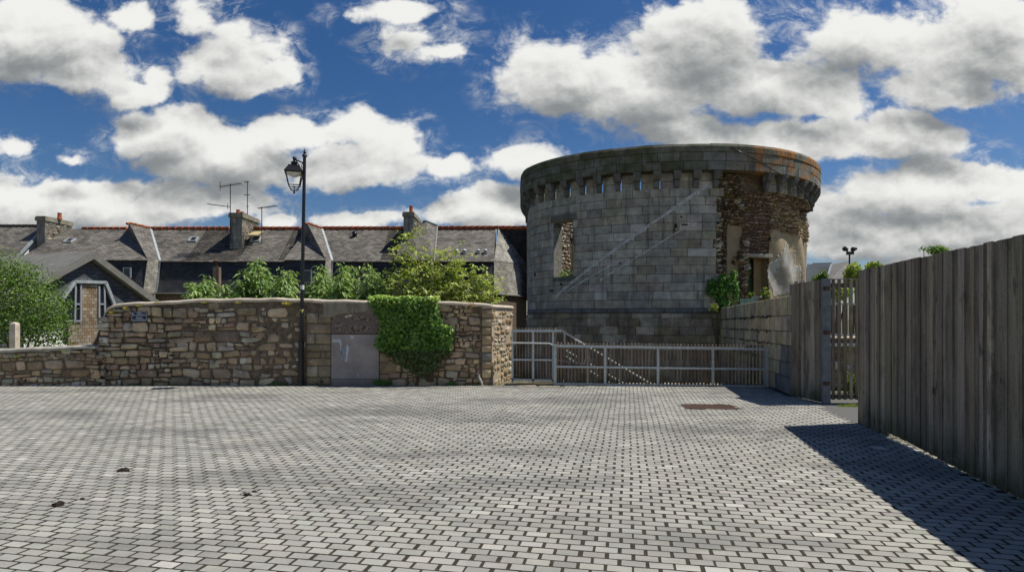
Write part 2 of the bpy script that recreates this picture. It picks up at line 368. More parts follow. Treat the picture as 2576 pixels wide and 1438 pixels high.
def wood_mat(name, k=1.0):
    m, T = new_mat(name); co = T.n('ShaderNodeNewGeometry').outputs['Position']
    c = T.n('ShaderNodeAttribute', attribute_name='col').outputs['Color']
    gr = T.noise(T.v('MULTIPLY', co, (26, 26, 1.1)), 1.0, 6, .65)
    c = T.n('ShaderNodeVectorMath', operation='SCALE', i={0: c, 'Scale': T.n('ShaderNodeMapRange', i={0: gr, 1: .3, 2: .7, 3: .6, 4: 1.4}).outputs[0]}).outputs[0]
    kn = T.noise(T.v('MULTIPLY', co, (9, 9, 3.2)), 1.0, 3, .5)
    c = T.mix(T.ss(kn, .66, .74, 0, .65), c, (.018, .016, .015))
    wt = T.noise(T.v('MULTIPLY', co, (3, 3, 1.1)), 1.0, 7, .7)
    c = T.mix(T.ss(wt, .48, .66, 0, .6), c, (.30, .275, .24))
    c = T.mix(T.ss(wt, .48, .34, 0, .6), c, (.07, .06, .052))
    c = T.mix(T.ss(T.noise(T.v('MULTIPLY', co, (90, 90, 30)), 1.0, 3, .7), .52, .66, 0, .45), c, (.06, .052, .046))
    Z = T.n('ShaderNodeSeparateXYZ', i={0: co}).outputs[2]
    al = T.m('MULTIPLY', T.ss(Z, .55, .02), T.ss(T.noise(co, 3, 5), .35, .65, .2, .8))
    c = T.mix(al, c, (.045, .055, .016))
    c = T.mix(1.0, c, (1.07, 1.0, .90), 'MULTIPLY')
    finish(T, c, .85, gr, .5, .006, 0, .25); return m
M['wood'] = wood_mat('weathered_boards')
def board_mat():
    m, T = new_mat('boarded_panel'); co = T.n('ShaderNodeTexCoord').outputs['Object']
    f = T.n('ShaderNodeMapRange', i={0: T.noise(co, 2.5, 6, .6), 1: .3, 2: .7, 3: .75, 4: 1.25}).outputs[0]
    c = T.n('ShaderNodeVectorMath', operation='SCALE', i={0: T.n('ShaderNodeAttribute', attribute_name='col').outputs['Color'], 'Scale': f}).outputs[0]
    finish(T, c, .6, T.noise(co, 12, 5), .2, .01, 0, .4); return m
M['board'] = board_mat()
def grain_board():
    m, T = new_mat('weathered_plywood'); co = T.n('ShaderNodeTexCoord').outputs['Object']
    w = T.n('ShaderNodeTexWave', wave_type='BANDS', bands_direction='Z', i={'Vector': T.v('ADD', co, T.v('MULTIPLY', T.n('ShaderNodeTexNoise', i={'Vector': T.v('MULTIPLY', co, (1.6, 1, 3)), 'Scale': 1.3, 'Detail': 2.0}).outputs[1], (0, 0, .55))), 'Scale': 9.0, 'Distortion': .6}).outputs[1]
    c = T.mix(T.ss(w, .15, .8), (.10, .07, .055), (.25, .205, .175))
    finish(T, c, .8, w, .4, .006, 0, .3); return m
M['ply'] = grain_board()
def tint(c, v=.15, hv=.05):
    k = 1+rnd.uniform(-v, v)
    return tuple(max(.005, x*k*(1+rnd.uniform(-hv, hv))) for x in c)
# ------------------------------------------------------------------ masonry generators
def rubble(mb, u0, u1, v0, v1, mp, pal, hmin=.10, hmax=.26, wk=(1.0, 2.4), keep=None, raise_=.035, gap=.012, jit=.03, v=.22):
    """irregular stones laid in wavy courses; mp(u, v, depth) gives the point"""
    K = 12; ang = [2*math.pi*k/K for k in range(K)]
    se = []
    for a in ang:
        c_, s_ = math.cos(a), math.sin(a); e = .36
        se.append((math.copysign(abs(c_)**e, c_), math.copysign(abs(s_)**e, s_)))
    ph = [rnd.uniform(0, 6.3) for _ in range(60)]
    def wav(i, u): return .03*math.sin(u*1.9+ph[i % 60])+.018*math.sin(u*5.1+ph[(i*7+3) % 60])
    vv = v0; i = 0
    while vv < v1:
        h = rnd.uniform(hmin, hmax); u = u0-rnd.uniform(0, .3)
        while u < u1:
            w = h*rnd.uniform(*wk); cells = [(u, u+w, vv, vv+h)]
            r = rnd.random()
            if h > .6*hmax and r < .35:
                sp = rnd.uniform(.35, .65); cells = [(u, u+w, vv, vv+h*sp), (u, u+w, vv+h*sp, vv+h)]
                if w > .22: q = rnd.uniform(.35, .65); cells = [cells[0], (u, u+w*q, vv+h*sp, vv+h), (u+w*q, u+w, vv+h*sp, vv+h)]
            elif r > .93: cells = [(u, u+w*.5, vv, vv+h*.5), (u+w*.5, u+w, vv, vv+h*.62), (u, u+w*.5, vv+h*.5, vv+h), (u+w*.5, u+w, vv+h*.62, vv+h)]
            for (a0, a1, b0, b1) in cells:
                cu, cv = (a0+a1)/2, (b0+b1)/2
                if cu < u0+.02 or cu > u1-.02 or (keep and not keep(cu, cv, a0, a1, b0, b1)): continue
                g_ = gap*rnd.uniform(.6, 1.5)
                cs = []
                for (x, y, ii) in ((a0, b0, i), (a1, b0, i), (a1, b1, i+1), (a0, b1, i+1)):
                    cs.append((min(max(x+rnd.uniform(-jit, jit), u0), u1), y+wav(ii, x)+rnd.uniform(-jit, jit)*.7))
                du = (a1-a0)/2; dv = (b1-b0)/2; kx = max(.5, 1-g_/du); ky = max(.5, 1-g_/dv)
                def B(a, b):
                    s_, t_ = (a+1)/2, (b+1)/2
                    x = lerp(lerp(cs[0][0], cs[1][0], s_), lerp(cs[3][0], cs[2][0], s_), t_)
                    y = lerp(lerp(cs[0][1], cs[1][1], s_), lerp(cs[3][1], cs[2][1], s_), t_); return x, y
                rs = raise_*rnd.uniform(.4, 1.3); tu = rnd.uniform(-.5, .5)*rs; tv = rnd.uniform(-.5, .5)*rs
                vs = []
                jr = [rnd.uniform(.86, 1.0) for _ in range(K)]
                for (sc, dp) in ((1.0, -.03), (.95, rs*.45), (.78, rs*.85)):
                    for k_, (a, b) in enumerate(se):
                        x, y = B(a*kx*sc*jr[k_], b*ky*sc*jr[k_])
                        vs.append(mp(x, y, dp+(tu*a+tv*b)*(1 if dp > 0 else 0)))
                x, y = B(0, 0); vs.append(mp(x, y, rs+rnd.uniform(-.2, .3)*rs))
                fs = []
                for ri in range(2):
                    for k in range(K): k2 = (k+1) % K; fs.append((ri*K+k, ri*K+k2, (ri+1)*K+k2, (ri+1)*K+k))
                for k in range(K): fs.append((2*K+k, 2*K+(k+1) % K, 3*K))
                mb.add(vs, fs, tint(rnd.choice(pal), v, .06))
            u += w
        vv += h; i += 1
def block(mb, a0, a1, b0, b1, mp, c, off=0, bev=.012, gap=.006, dep=.05, nu=1):
    """one dressed block with worn edges"""
    a0 += gap; a1 -= gap; b0 += gap; b1 -= gap
    if a1-a0 < .03 or b1-b0 < .03: return
    n = nu; vs = []; fs = []
    j = [rnd.uniform(-.004, .004) for _ in range(4)]
    rows = ((b0, -dep, 0), (b0, off-bev, 0), (b0+bev, off, bev), (b1-bev, off, bev), (b1, off-bev, 0), (b1, -dep, 0))
    us = lambda ins: [a0+ins+(a1-a0-2*ins)*k/n for k in range(n+1)]
    for (v, d, ins) in rows:
        for uu in us(ins): vs.append(mp(uu, v, d+j[0]))
    W_ = n+1
    for r in range(5):
        for k in range(n): fs.append((r*W_+k, r*W_+k+1, (r+1)*W_+k+1, (r+1)*W_+k))
    o = len(vs)
    vs += [mp(a0, b0, -dep), mp(a0, b1, -dep), mp(a1, b0, -dep), mp(a1, b1, -dep)]
    fs += [(o, 1*W_, 4*W_, o+1), (1*W_, 2*W_, 3*W_, 4*W_), (o+2, o+3, 4*W_+n, 1*W_+n), (1*W_+n, 4*W_+n, 3*W_+n, 2*W_+n)]
    mb.add(vs, fs, c)
def ashlar(mb, u0, u1, vs_, mp, pal, wmin=.6, wmax=1.15, holes=(), endf=None, v=.16, nu=2, gap=.006):
    for r in range(len(vs_)-1):
        b0, b1 = vs_[r], vs_[r+1]; u = u0-rnd.uniform(0, wmin); e = endf(r) if endf else u1
        segs = []
        while u < e-.05:
            w = rnd.uniform(wmin, wmax); a0, a1 = max(u, u0), min(u+w, e)
            if e-a1 < .22: a1 = e
            segs.append((a0, a1)); u += w
            if a1 == e: break
        for (a0, a1) in segs:
            parts = [(a0, a1)]
            for (h0, h1, g0, g1) in holes:
                if b1 > g0+.05 and b0 < g1-.05:
                    np_ = []
                    for (p, q) in parts:
                        if q <= h0 or p >= h1: np_.append((p, q)); continue
                        if p < h0: np_.append((p, h0))
                        if q > h1: np_.append((h1, q))
                    parts = np_
            for (p, q) in parts:
                block(mb, p, q, b0, b1, mp, tint(rnd.choice(pal), v, .04), rnd.uniform(-.006, .006), nu=nu, gap=gap)
# ------------------------------------------------------------------ leaves
def leaves(name, pts, nrm, size, cols, mat, parent=None, asp=.6, droop=0.0, long=False, dirs=None):
    """one small folded leaf per point"""
    n = len(pts); pts = np.array(pts, np.float64); nrm = np.array(nrm, np.float64)
    nrm /= np.linalg.norm(nrm, axis=1)[:, None]+1e-9
    rv = npr.normal(size=(n, 3)) if dirs is None else np.array(dirs, np.float64)
    t = rv-nrm*np.sum(rv*nrm, 1)[:, None]; t /= np.linalg.norm(t, axis=1)[:, None]+1e-9
    b = np.cross(nrm, t); s = (np.array(size) if hasattr(size, '__len__') else np.full(n, size))[:, None]*npr.uniform(.7, 1.25, (n, 1))
    dz = np.array([0, 0, 1.0])
    if long:
        a0 = pts; m_ = pts+t*s*.5-dz*droop*s*.25; tip = pts+t*s-dz*droop*s
        w = b*s*asp*.5; fold = nrm*s*asp*.12
        V = np.stack([a0, m_+w+fold, tip, m_-w+fold, m_], 1).reshape(-1, 3)
        base = (np.arange(n)*5)[:, None]
        Fq = np.concatenate([base+np.array([[0, 4, 2, 1]]), base+np.array([[0, 3, 2, 4]])], 1).reshape(-1, 4)
        C = np.repeat(np.array(cols), 2, 0)
    else:
        w = b*s*asp*.5; fold = nrm*s*.12
        V = np.stack([pts-t*s*.5, pts+w+fold, pts+t*s*.5, pts-w+fold], 1).reshape(-1, 3)
        Fq = (np.arange(n)*4)[:, None]+np.array([[0, 1, 2, 3]]); C = np.array(cols)
        # fold along the midrib: two triangles per leaf
        Fq = np.concatenate([(np.arange(n)*4)[:, None]+np.array([[0, 1, 2]]), (np.arange(n)*4)[:, None]+np.array([[0, 2, 3]])], 1).reshape(-1, 3)
        C = np.repeat(C, 2, 0)
    return np_mesh(name, V, Fq, C, mat, parent)
def leafcols(n, pal, v=.25):
    pal = np.array(pal); c = pal[npr.randint(0, len(pal), n)]*npr.uniform(1-v, 1+v, (n, 1)); return np.clip(c, .004, 1)
GREEN = [(.060,.115,.020),(.075,.13,.022),(.045,.090,.0268),(.095,.15,.030)]
LIME = [(.13,.18,.030),(.17,.21,.035),(.10,.15,.025),(.20,.21,.05)]
def lobes_leaves(lobes, n, out=.6):
    vol = np.array([l[3]*l[4]*l[5] for l in lobes])**.7; pr = vol/vol.sum()
    idx = npr.choice(len(lobes), n, p=pr); L = np.array(lobes)[idx]
    d = npr.normal(size=(n, 3)); d /= np.linalg.norm(d, axis=1)[:, None]
    r = npr.uniform(out, 1.05, (n, 1)); p = L[:, :3]+d*r*L[:, 3:6]
    nn = d+npr.normal(size=(n, 3))*.55+np.array([0, 0, .35])
    return p, nn
def bush(name, label, cat, base, lobes, n, size, pal, group=None, mat='foliage', stems=6, out=.45, asp=.6, v=.3):
    o = empty(name, base, label, cat, group)
    p, nn = lobes_leaves(lobes, n, out)
    leaves('crown', p, nn, size, leafcols(n, pal, v), M[mat], o, asp)
    mb = MB(); b = Vector(base)
    for k in range(stems):
        l = lobes[rnd.randrange(len(lobes))]; t = Vector(l[:3])+Vector((rnd.uniform(-.5,.5)*l[3], rnd.uniform(-.5,.5)*l[4], rnd.uniform(-.3,.5)*l[5]))
        s0 = b+Vector((rnd.uniform(-.1,.1), rnd.uniform(-.1,.1), 0)); md = s0.lerp(t, .5)+Vector((rnd.uniform(-.15,.15), rnd.uniform(-.15,.15), .1))
        mb.tube([s0, md, t], [.035, .022, .008], 5, (.14,.11,.07))
    mb.build('stem', M['bark'], o, True)
    return o
# ================================================================== THE SETTING
WDIR = Vector((.2, 1, 0)).normalized()          # direction of the fence and of the right-hand wall (the site's grid)
FC = GP(2162, 1068)                              # near corner of the board fence
RW0 = Vector((X_(1990, 12.85), 12.85, 0))        # near end of the ashlar wall
def wall_x(Y): return RW0.x+(Y-RW0.y)*.185
def fence_x(Y): return FC.x+(Y-FC.y)*.209
# one ground sheet with the sunken court behind the gates
mb = MB(); XS = [-3000, .02, 'w', 3000]; YS = [-400, 15.45, 46, 3000]; PZ = -2.6
def gx(i, Y): return wall_x(Y)+.25 if XS[i] == 'w' else XS[i]
for j in range(3):
    for i in range(3):
        if i == 1 and j == 1:
            a, b, c_, d = [(gx(1,YS[1]),YS[1]), (gx(2,YS[1]),YS[1]), (gx(2,YS[2]),YS[2]), (gx(1,YS[2]),YS[2])]
            mb.poly([(p[0],p[1],PZ) for p in (a,b,c_,d)])
            for p, q in ((a,b),(b,c_),(c_,d),(d,a)): mb.poly([(p[0],p[1],PZ),(p[0],p[1],0),(q[0],q[1],0),(q[0],q[1],PZ)])
        else: mb.poly([(gx(i,YS[j]),YS[j],0),(gx(i+1,YS[j]),YS[j],0),(gx(i+1,YS[j+1]),YS[j+1],0),(gx(i,YS[j+1]),YS[j+1],0)])
tag(mb.build('ground', M['earth']), kind='structure')
mb = MB(); mb.poly([(-22,-6,.0268),(fence_x(-6)+.05,-6,.0268),(fence_x(9.45)+.05,9.45,.0268),(6.7,9.6,.0268),(6.7,12.3,.0268),(6.35,13,.0268),(6.4,14.9,.0268),(-22,14.9,.0268)])
tag(mb.build('sand_bed', M['joint']), kind='structure')
# setts: every stone its own slab
th = math.atan(.197); ca, sa = math.cos(th), math.sin(th); PL, PWd = .1835, .1045
i, j = np.meshgrid(np.arange(-150, 90), np.arange(-60, 190)); i = i.ravel(); j = j.ravel()
a = i*PL+(j % 2)*PL*.5+npr.uniform(-.006, .006, i.size)+np.sin(j*.37)*.004; b = j*PWd+.006*np.sin(i*.05)
cx = a*ca+b*sa; cy = -a*sa+b*ca+6
fx = FC.x+(cy-FC.y)*.209
right = np.where(cy < 9.5, fx-.02, np.where(cy < 12.2, 6.2-(12.2-cy)*.25-.05, np.where(cy < 12.9, 6.1, RW0.x+(cy-RW0.y)*.185-.08)))
ok = (cy > -.3) & (cy < 14.93-np.where(cx > .1, .22, 0)+.04*np.sin(cx*3)) & (cx > -17-.0*cy) & (cx < right) & ~((cy > 10.95) & (cy < 11.6) & (cx > 3.28) & (cx < 4.27))
cx, cy, ai, aj = cx[ok], cy[ok], i[ok], j[ok]; n = cx.size
hw = PL/2-.0088+npr.uniform(-.003, .002, n); hh = PWd/2-.0036+npr.uniform(-.0015, .001, n)
dz = npr.normal(0, .0005, n)+.0305; rot = npr.normal(0, .012, n)-th
cr, sr = np.cos(rot), np.sin(rot)
V = np.zeros((n, 16, 3)); cut = .016
def ring(k, ins, z, c_):
    X = np.stack([-hw+ins+c_, hw-ins-c_, hw-ins, hw-ins, hw-ins-c_, -hw+ins+c_, -hw+ins, -hw+ins], 1)
    Y = np.stack([-hh+ins, -hh+ins, -hh+ins+c_, hh-ins-c_, hh-ins, hh-ins, hh-ins-c_, -hh+ins+c_], 1)
    V[:, k:k+8, 0] = cx[:, None]+X*cr[:, None]-Y*sr[:, None]; V[:, k:k+8, 1] = cy[:, None]+X*sr[:, None]+Y*cr[:, None]
    V[:, k:k+8, 2] = z[:, None]+(X*npr.normal(0, .004, n)[:, None]+Y*npr.normal(0, .008, n)[:, None] if ins else 0)
ring(0, 0.0, dz*0-.005, .004); ring(8, .0035, dz, .005)
base = (np.arange(n)*16)[:, None]
side = [base+np.array([[k, (k+1) % 8, 8+(k+1) % 8, 8+k]]) for k in range(8)]
top = [base+np.array([[8, 9, 10, 11]]), base+np.array([[8, 11, 12, 15]]), base+np.array([[12, 13, 14, 15]])]
Fq = np.stack(side+top, 1).reshape(-1, 4)
basec = np.array([.345, .338, .300]); k_ = npr.normal(1, .085, n); k_ = np.where(npr.rand(n) < .05, k_*1.22, k_); k_ = np.where(npr.rand(n) < .06, k_*.82, k_)
C = np.repeat(np.clip(basec*k_[:, None]*(1+npr.normal(0, .010, (n, 3))), .05, .8)[:, None, :], 11, 1); C[:, :8] *= np.array([.55, .52, .46]); C = C.reshape(-1, 3)
tag(np_mesh('plaza_paving', V.reshape(-1, 3), Fq, C, M['paver']), kind='structure')
# threshold strip of worn stone before the gates, and the tarmac patch by the slatted gate
mb = MB()
def flat(x, y, d): return Vector((x, y, .022+max(-.03, d)))
rubble(mb, .02, 6.25, 14.68, 15.3, flat, [(.40,.32,.21),(.34,.28,.19),(.30,.26,.2)], .16, .3, (1.4, 3), None, .018, .012)
mb.poly([(-.5,14.7,.008),(6.3,14.7,.008),(6.4,15.44,.008),(.0,15.44,.008)], (.22,.18,.12))
tag(mb.build('stone_threshold', M['stone_bare'], None, True), kind='structure')
mb = MB(); mb.poly([(5.55,9.5,.029),(11,9.5,.029),(11,12.6,.029),(6.1,12.5,.029),(6.0,12.0,.029)]); tag(mb.build('tarmac_path', M['asphalt']), kind='structure')
# ================================================================== LONG RUBBLE WALL
WY = 15.0
def XW(px): return X_(px, WY)
def ZW(py): return Z_(py, WY)
PROF = [(XW(a), ZW(b)) for a, b in ((232,872),(243,846),(252,822),(262,792),(272,772),(290,762),(350,759),(440,756),(470,751),(700,748.5),(800,752),(940,755),(1100,757),(1185,759.5),(1237,765))]
def wtop(x): return interp(x, PROF)
wall = empty('stone_wall', (XW(740), WY+.25, 0), 'long brown rubble wall with pale rounded coping, behind the street lamp', 'wall')
PALW = [(.38,.29,.18),(.46,.36,.235),(.31,.23,.15),(.41,.35,.25),(.52,.42,.28),(.27,.21,.15),(.34,.235,.15),(.45,.41,.34)]
PALJ = [(.43,.315,.185),(.52,.39,.23),(.35,.25,.15),(.45,.36,.25)]
DX0, DX1 = XW(833), XW(955); LZ = ZW(786)
def mpw(u, v, d): return Vector((u, WY-d-(.035 if u < XW(443) else 0)+.02*math.sin(u*.9), v))
xq0, xq1, xr1 = XW(771), XW(833), XW(978)
def keepw(cu, cv, a0, a1, b0, b1):
    if cv > wtop(cu)-.07 or b1 > wtop(cu)-.03: return False
    if b0 < .0 and cv < .03: return False
    if xq0 < cu < DX1+.02: return False
    if cu > XW(1212): return False
    return True
mb = MB(); pl = [XW(232)]+[x for x, _ in PROF[1:]]
# mortar core
for k in range(len(PROF)-1):
    (x0, z0), (x1, z1) = PROF[k], PROF[k+1]
    if x1 <= DX0 or x0 >= DX1: segs = [(x0, z0, x1, z1)]
    else: segs = [(x0, z0, x1, z1)]
    for (p, q, r, s_) in segs:
        mb.quad((p, WY+.0, 0), (r, WY+.0, 0), (r, WY+.0, s_-.03), (p, WY+.0, q-.03))
        mb.quad((r, WY+.55, 0), (p, WY+.55, 0), (p, WY+.55, q-.03), (r, WY+.55, s_-.03))
mb.quad((XW(232), WY+.55, 0), (XW(232), WY, 0), (XW(232), WY, ZW(872)), (XW(232), WY+.55, ZW(872)))
mb.build('mortar_core', M['mortar'], wall)
mb = MB()
rubble(mb, XW(238), xq0, -.02, 2.25, mpw, PALW, .07, .29, (.75, 2.5), keepw, .026, .006, .040, .30)
rubble(mb, DX1+.02, XW(1212), -.02, 2.25, mpw, PALJ+PALW[:4], .07, .24, (.8, 2.5), keepw, .026, .006, .035, .26)
# quoins by the walled-up doorway
zz = 0.03; k = 0
while zz < LZ-.12:
    h = rnd.uniform(.17, .30); h = min(h, LZ-zz)
    if LZ-zz-h < .1: h = LZ-zz
    sp = rnd.uniform(.35, .6) if k % 2 else None
    for (p, q) in (((xq0, lerp(xq0, xq1, sp)), (lerp(xq0, xq1, sp), xq1)) if sp else ((xq0, xq1),)):
        block(mb, p, q, zz, zz+h, mpw, tint(rnd.choice([(.30,.25,.17),(.27,.215,.14),(.32,.29,.22)]), .12), .05, .02, .009)
    zz += h; k += 1
zz = .03
for k, h in enumerate((.28, .3, .26, .3, .24, .28)):
    block(mb, DX1+.005, xr1+(.2 if k % 2 else .02), zz, zz+h, mpw, tint((.31,.23,.14), .1), .048, .02, .008); zz += h
# the pier that ends the wall
zz = 0.02
while zz < 2.0:
    h = rnd.uniform(.13, .3); h = min(h, 2.09-zz); w_ = rnd.uniform(.1, .2)
    block(mb, XW(1212)-w_*0, XW(1237), zz, zz+h, mpw, tint(rnd.choice(PALJ+[(.27,.25,.22)]), .15), .03, .02, .01); zz += h
mb.build('masonry', M['stone'], wall, True)
# end face of the wall, turned to the sun
E0 = Vector((XW(1237), WY-.03, 0)); E1 = Vector((X_(1289, 16.4), 16.4, 0)); ed = (E1-E0); EL = ed.length; ed /= EL; en = Vector((ed.y, -ed.x, 0))
def mpe(u, v, d): q = E0+ed*u+en*d; q.z = v; return q
def etop(u): return lerp(2.09, 2.08, u/EL)
mb = MB(); mb.poly([mpe(0,0,0), mpe(EL,0,0), mpe(EL,2.05,0), mpe(0,2.05,0)])
mb.poly([mpe(EL,0,0), mpe(EL,0,-.6), mpe(EL,2.05,-.6), mpe(EL,2.05,0)])
mb.poly([E0, Vector((XW(1180),WY+.3,0)), E1-Vector((.9,0,0)), E1]); 
mb.poly([mpe(0,2.05,0), mpe(EL,2.05,0), mpe(EL,2.05,-.7), Vector((XW(1170),WY+.5,2.05)), Vector((XW(1170), WY, 2.05))])
mb.build('end_mortar', M['mortar_light'], wall)
mb = MB()
rubble(mb, .0, EL, 0, 2.08, mpe, [(.38,.27,.15),(.45,.36,.24),(.33,.22,.12),(.42,.38,.30)], .10, .26, (.8, 1.8), lambda cu, cv, a0, a1, b0, b1: b1 < 2.06 and rnd.random() < .86, .028, .018)
mb.build('end_stones', M['stone_bare'], wall, True)
# coping: a rounded mortar cap that follows the top
def cap_strip(mb, pts, prof, c):
    n_ = len(prof)
    vs = []; fs = []
    for (p, nrm) in pts:
        for (o_, h_) in prof: vs.append(p+nrm*o_+Vector((0, 0, h_)))
    for k in range(len(pts)-1):
        for q in range(n_-1): fs.append((k*n_+q, (k+1)*n_+q, (k+1)*n_+q+1, k*n_+q+1))
    fs.append(tuple(range(n_))); fs.append(tuple((len(pts)-1)*n_+q for q in range(n_))[::-1])
    mb.add(vs, fs, c)
CPROF = [(.020,-.055),(.042,-.03),(.032,.012),(-.01,.035),(-.15,.048),(-.42,.048),(-.56,.0),(-.60,-.1)]
pts = []; x = XW(233)
while x < XW(1237):
    pts.append((Vector((x, WY+.015*math.sin(x*2.3)-(.03 if x < XW(443) else 0), wtop(x)-.045+.008*math.sin(x*7))), Vector((0, -1, 0)))); x += .13
pts.append((Vector((E0.x, WY, 2.04)), (Vector((0,-1,0))+en).normalized()))
for k in range(1, 9): pts.append((mpe(EL*k/8, 2.04, 0), en))
mb = MB(); cap_strip(mb, pts, CPROF, (.4,.36,.29)); mb.build('coping', M['concrete_w'], wall, True)
# lintel and the boarded doorway
mb = MB(); zt = wtop(XW(880))-.11
vs2 = [(XW(814), ZW(797)), (XW(833), ZW(797)), (XW(858), ZW(789)), (XW(905), ZW(784)), (XW(957), ZW(783)), (XW(957), zt+.03), (XW(814), zt+.03)]
fr = [Vector((x, WY-.055, z)) for x, z in vs2]; bk = [Vector((x, WY+.1, z)) for x, z in vs2]; nn = len(vs2)
mb.add(fr+bk, [tuple(range(nn)), tuple(range(2*nn-1, nn-1, -1))]+[(k, nn+k, nn+(k+1) % nn, (k+1) % nn) for k in range(nn)], (.30,.265,.20))
mb.build('lintel', M['wall_ash'], wall)
mb = MB(); mb.box((DX0+.01, WY-.020, ZW(838)), (DX1-.01, WY+.03, ZW(783)), (.3,.24,.2)); pb = mb.build('upper_board', M['ply'], wall)
mb = MB(); zl, zh = ZW(965), ZW(841)
mb.box((DX0+.015, WY-.030, zl+.14), (DX1-.015, WY+.03, zh), (.33,.29,.268)); mb.box((DX0+.015, WY-.024, zl-.04), (DX1-.015, WY+.03, zl+.13), (.25,.21,.185))
lb = mb.build('door_board', M['board'], wall)
def peel(pts, mat, y, nm, th_=.004, c=(.5,.5,.5), par=None, Y=WY):
    q = [(X_(px, Y), Z_(py, Y)) for px, py in pts]; n_ = len(q); mb = MB()
    fr = [Vector((x, y-th_, z)) for x, z in q]; bk = [Vector((x, y, z)) for x, z in q]
    tri = tessellate_polygon([[Vector((x, z, 0)) for x, z in q]])
    mb.add(fr+bk, [tuple(t) for t in tri]+[(k, n_+k, n_+(k+1) % n_, (k+1) % n_) for k in range(n_)], c)
    return mb.build(nm, mat, par)
poster = simple('torn_poster_paper', (.50,.55,.58), .8, .12, 20)
poster2 = simple('torn_poster_grey', (.27,.31,.34), .8, .12, 20)
def SP(pts): return [(x/1.59, y/1.59) for x, y in pts]
def C3(pts): return SP([(1000+x/2.342, 1100+y/2.342) for x, y in pts])   # a zoomed crop's own pixels
peel(C3([(768,612),(790,600),(812,604),(830,596),(858,604),(862,650),(856,690),(862,742),(852,740),(846,690),(850,650),(838,632),(812,622),(796,628),(780,622)]), poster, WY-.031, 'paper_scrap', par=lb)
peel(C3([(858,682),(896,690),(890,745),(862,752),(850,720)]), poster2, WY-.031, 'paper_scrap', par=lb)
peel(C3([(916,640),(920,632),(915,655),(932,672),(930,710),(918,745),(914,800),(900,812),(896,800),(904,760),(898,730),(908,700),(902,680)]), poster, WY-.031, 'paper_scrap', par=lb)
peel(C3([(944,566),(976,566),(978,590),(958,596),(944,590)]), poster, WY-.031, 'paper_scrap', par=lb)
peel(C3([(852,770),(880,750),(878,790),(858,800),(848,786)]), poster2, WY-.031, 'paper_scrap', par=lb)
peel(C3([(1008,935),(1014,918),(1020,935),(1018,956)]), poster, WY-.031, 'paper_scrap', par=lb)
peel(C3([(888,392),(905,372),(925,380),(945,366),(962,374),(950,390),(925,388),(905,402)]), simple('splintered_wood', (.55,.46,.33), .8), WY-.022, 'splinter', par=pb)
# ------------------------------------------------------------------ low wall on the left
lw = empty('low_wall', (-13, 15.0, 0), 'low rubble wall with concrete coping at the left, in front of the bush', 'wall')
LY = 14.85
def mpl(u, v, d): return Vector((u, LY-d, v))
def ltop(x): return lerp(Z_(879, LY), Z_(869, LY), min(1, max(0, (x+13)/2.3)))
mb = MB(); xl, xr = -17.5, X_(240, LY)
mb.box((xl, LY, 0), (xr, LY+.5, ltop(-13)-.03)); mb.build('mortar_core', M['mortar'], lw)
mb = MB(); rubble(mb, xl, xr+.25, 0, 1.05, mpl, PALW+PALJ, .07, .24, (.9, 2.8), lambda cu, cv, a0, a1, b0, b1: b1 < ltop(cu)-.02, .028, .006, .035, .28)
mb.build('masonry', M['stone'], lw, True)
pts = []; x = xl
while x < xr+.02: pts.append((Vector((x, LY, ltop(x)-.03+.006*math.sin(x*5))), Vector((0, -1, 0)))); x += .2
mb = MB(); cap_strip(mb, pts, CPROF, (.4,.38,.3)); mb.build('coping', M['concrete'], lw, True)
# ------------------------------------------------------------------ street name sign
SGX0, SGX1, SZ0, SZ1 = X_(337.5, WY), X_(376, WY), Z_(808, WY), Z_(783.5, WY)
sign = empty('street_sign', ((SGX0+SGX1)/2, WY-.06, (SZ0+SZ1)/2), 'navy enamel street name plate with white lettering on the rubble wall', 'sign')
M['navy'] = simple('navy_enamel', (.012,.014,.045), .3, .1, 4, 0, .02, .5); M['enamel_white'] = simple('white_enamel', (.55,.60,.66), .4, .05, 4, 0, .02)
SY = WY-.105
mb = MB(); mb.box((SGX0, SY, SZ0), (SGX1, SY+.012, SZ1)); mb.box((SGX0+.05, SY+.012, SZ0+.05), (SGX1-.05, WY-.02, SZ1-.05)); mb.build('plate', M['navy'], sign)
mb = MB(); i_ = .012; w_ = .008; c_ = .028
A = [(SGX0+i_+c_, SZ0+i_), (SGX1-i_-c_, SZ0+i_), (SGX1-i_, SZ0+i_+c_), (SGX1-i_, SZ1-i_-c_), (SGX1-i_-c_, SZ1-i_), (SGX0+i_+c_+.03, SZ1-i_)]
for k in range(5): mb.bar((A[k][0], SY-.002, A[k][1]), (A[k+1][0], SY-.002, A[k+1][1]), w_, .004, up=(0,1,0))
mb.bar((A[0][0], SY-.002, A[0][1]), (SGX0+i_, SY-.002, SZ0+i_+c_), w_, .004, up=(0,1,0)); mb.bar((SGX0+i_, SY-.002, SZ0+i_+c_), (SGX0+i_, SY-.002, SZ1-.10), w_, .004, up=(0,1,0))
mb.bar((SGX0+.10, SY-.002, lerp(SZ0,SZ1,.50)), (SGX1-.10, SY-.002, lerp(SZ0,SZ1,.50)), .006, .004, up=(0,1,0))
mb.build('border', M['enamel_white'], sign)
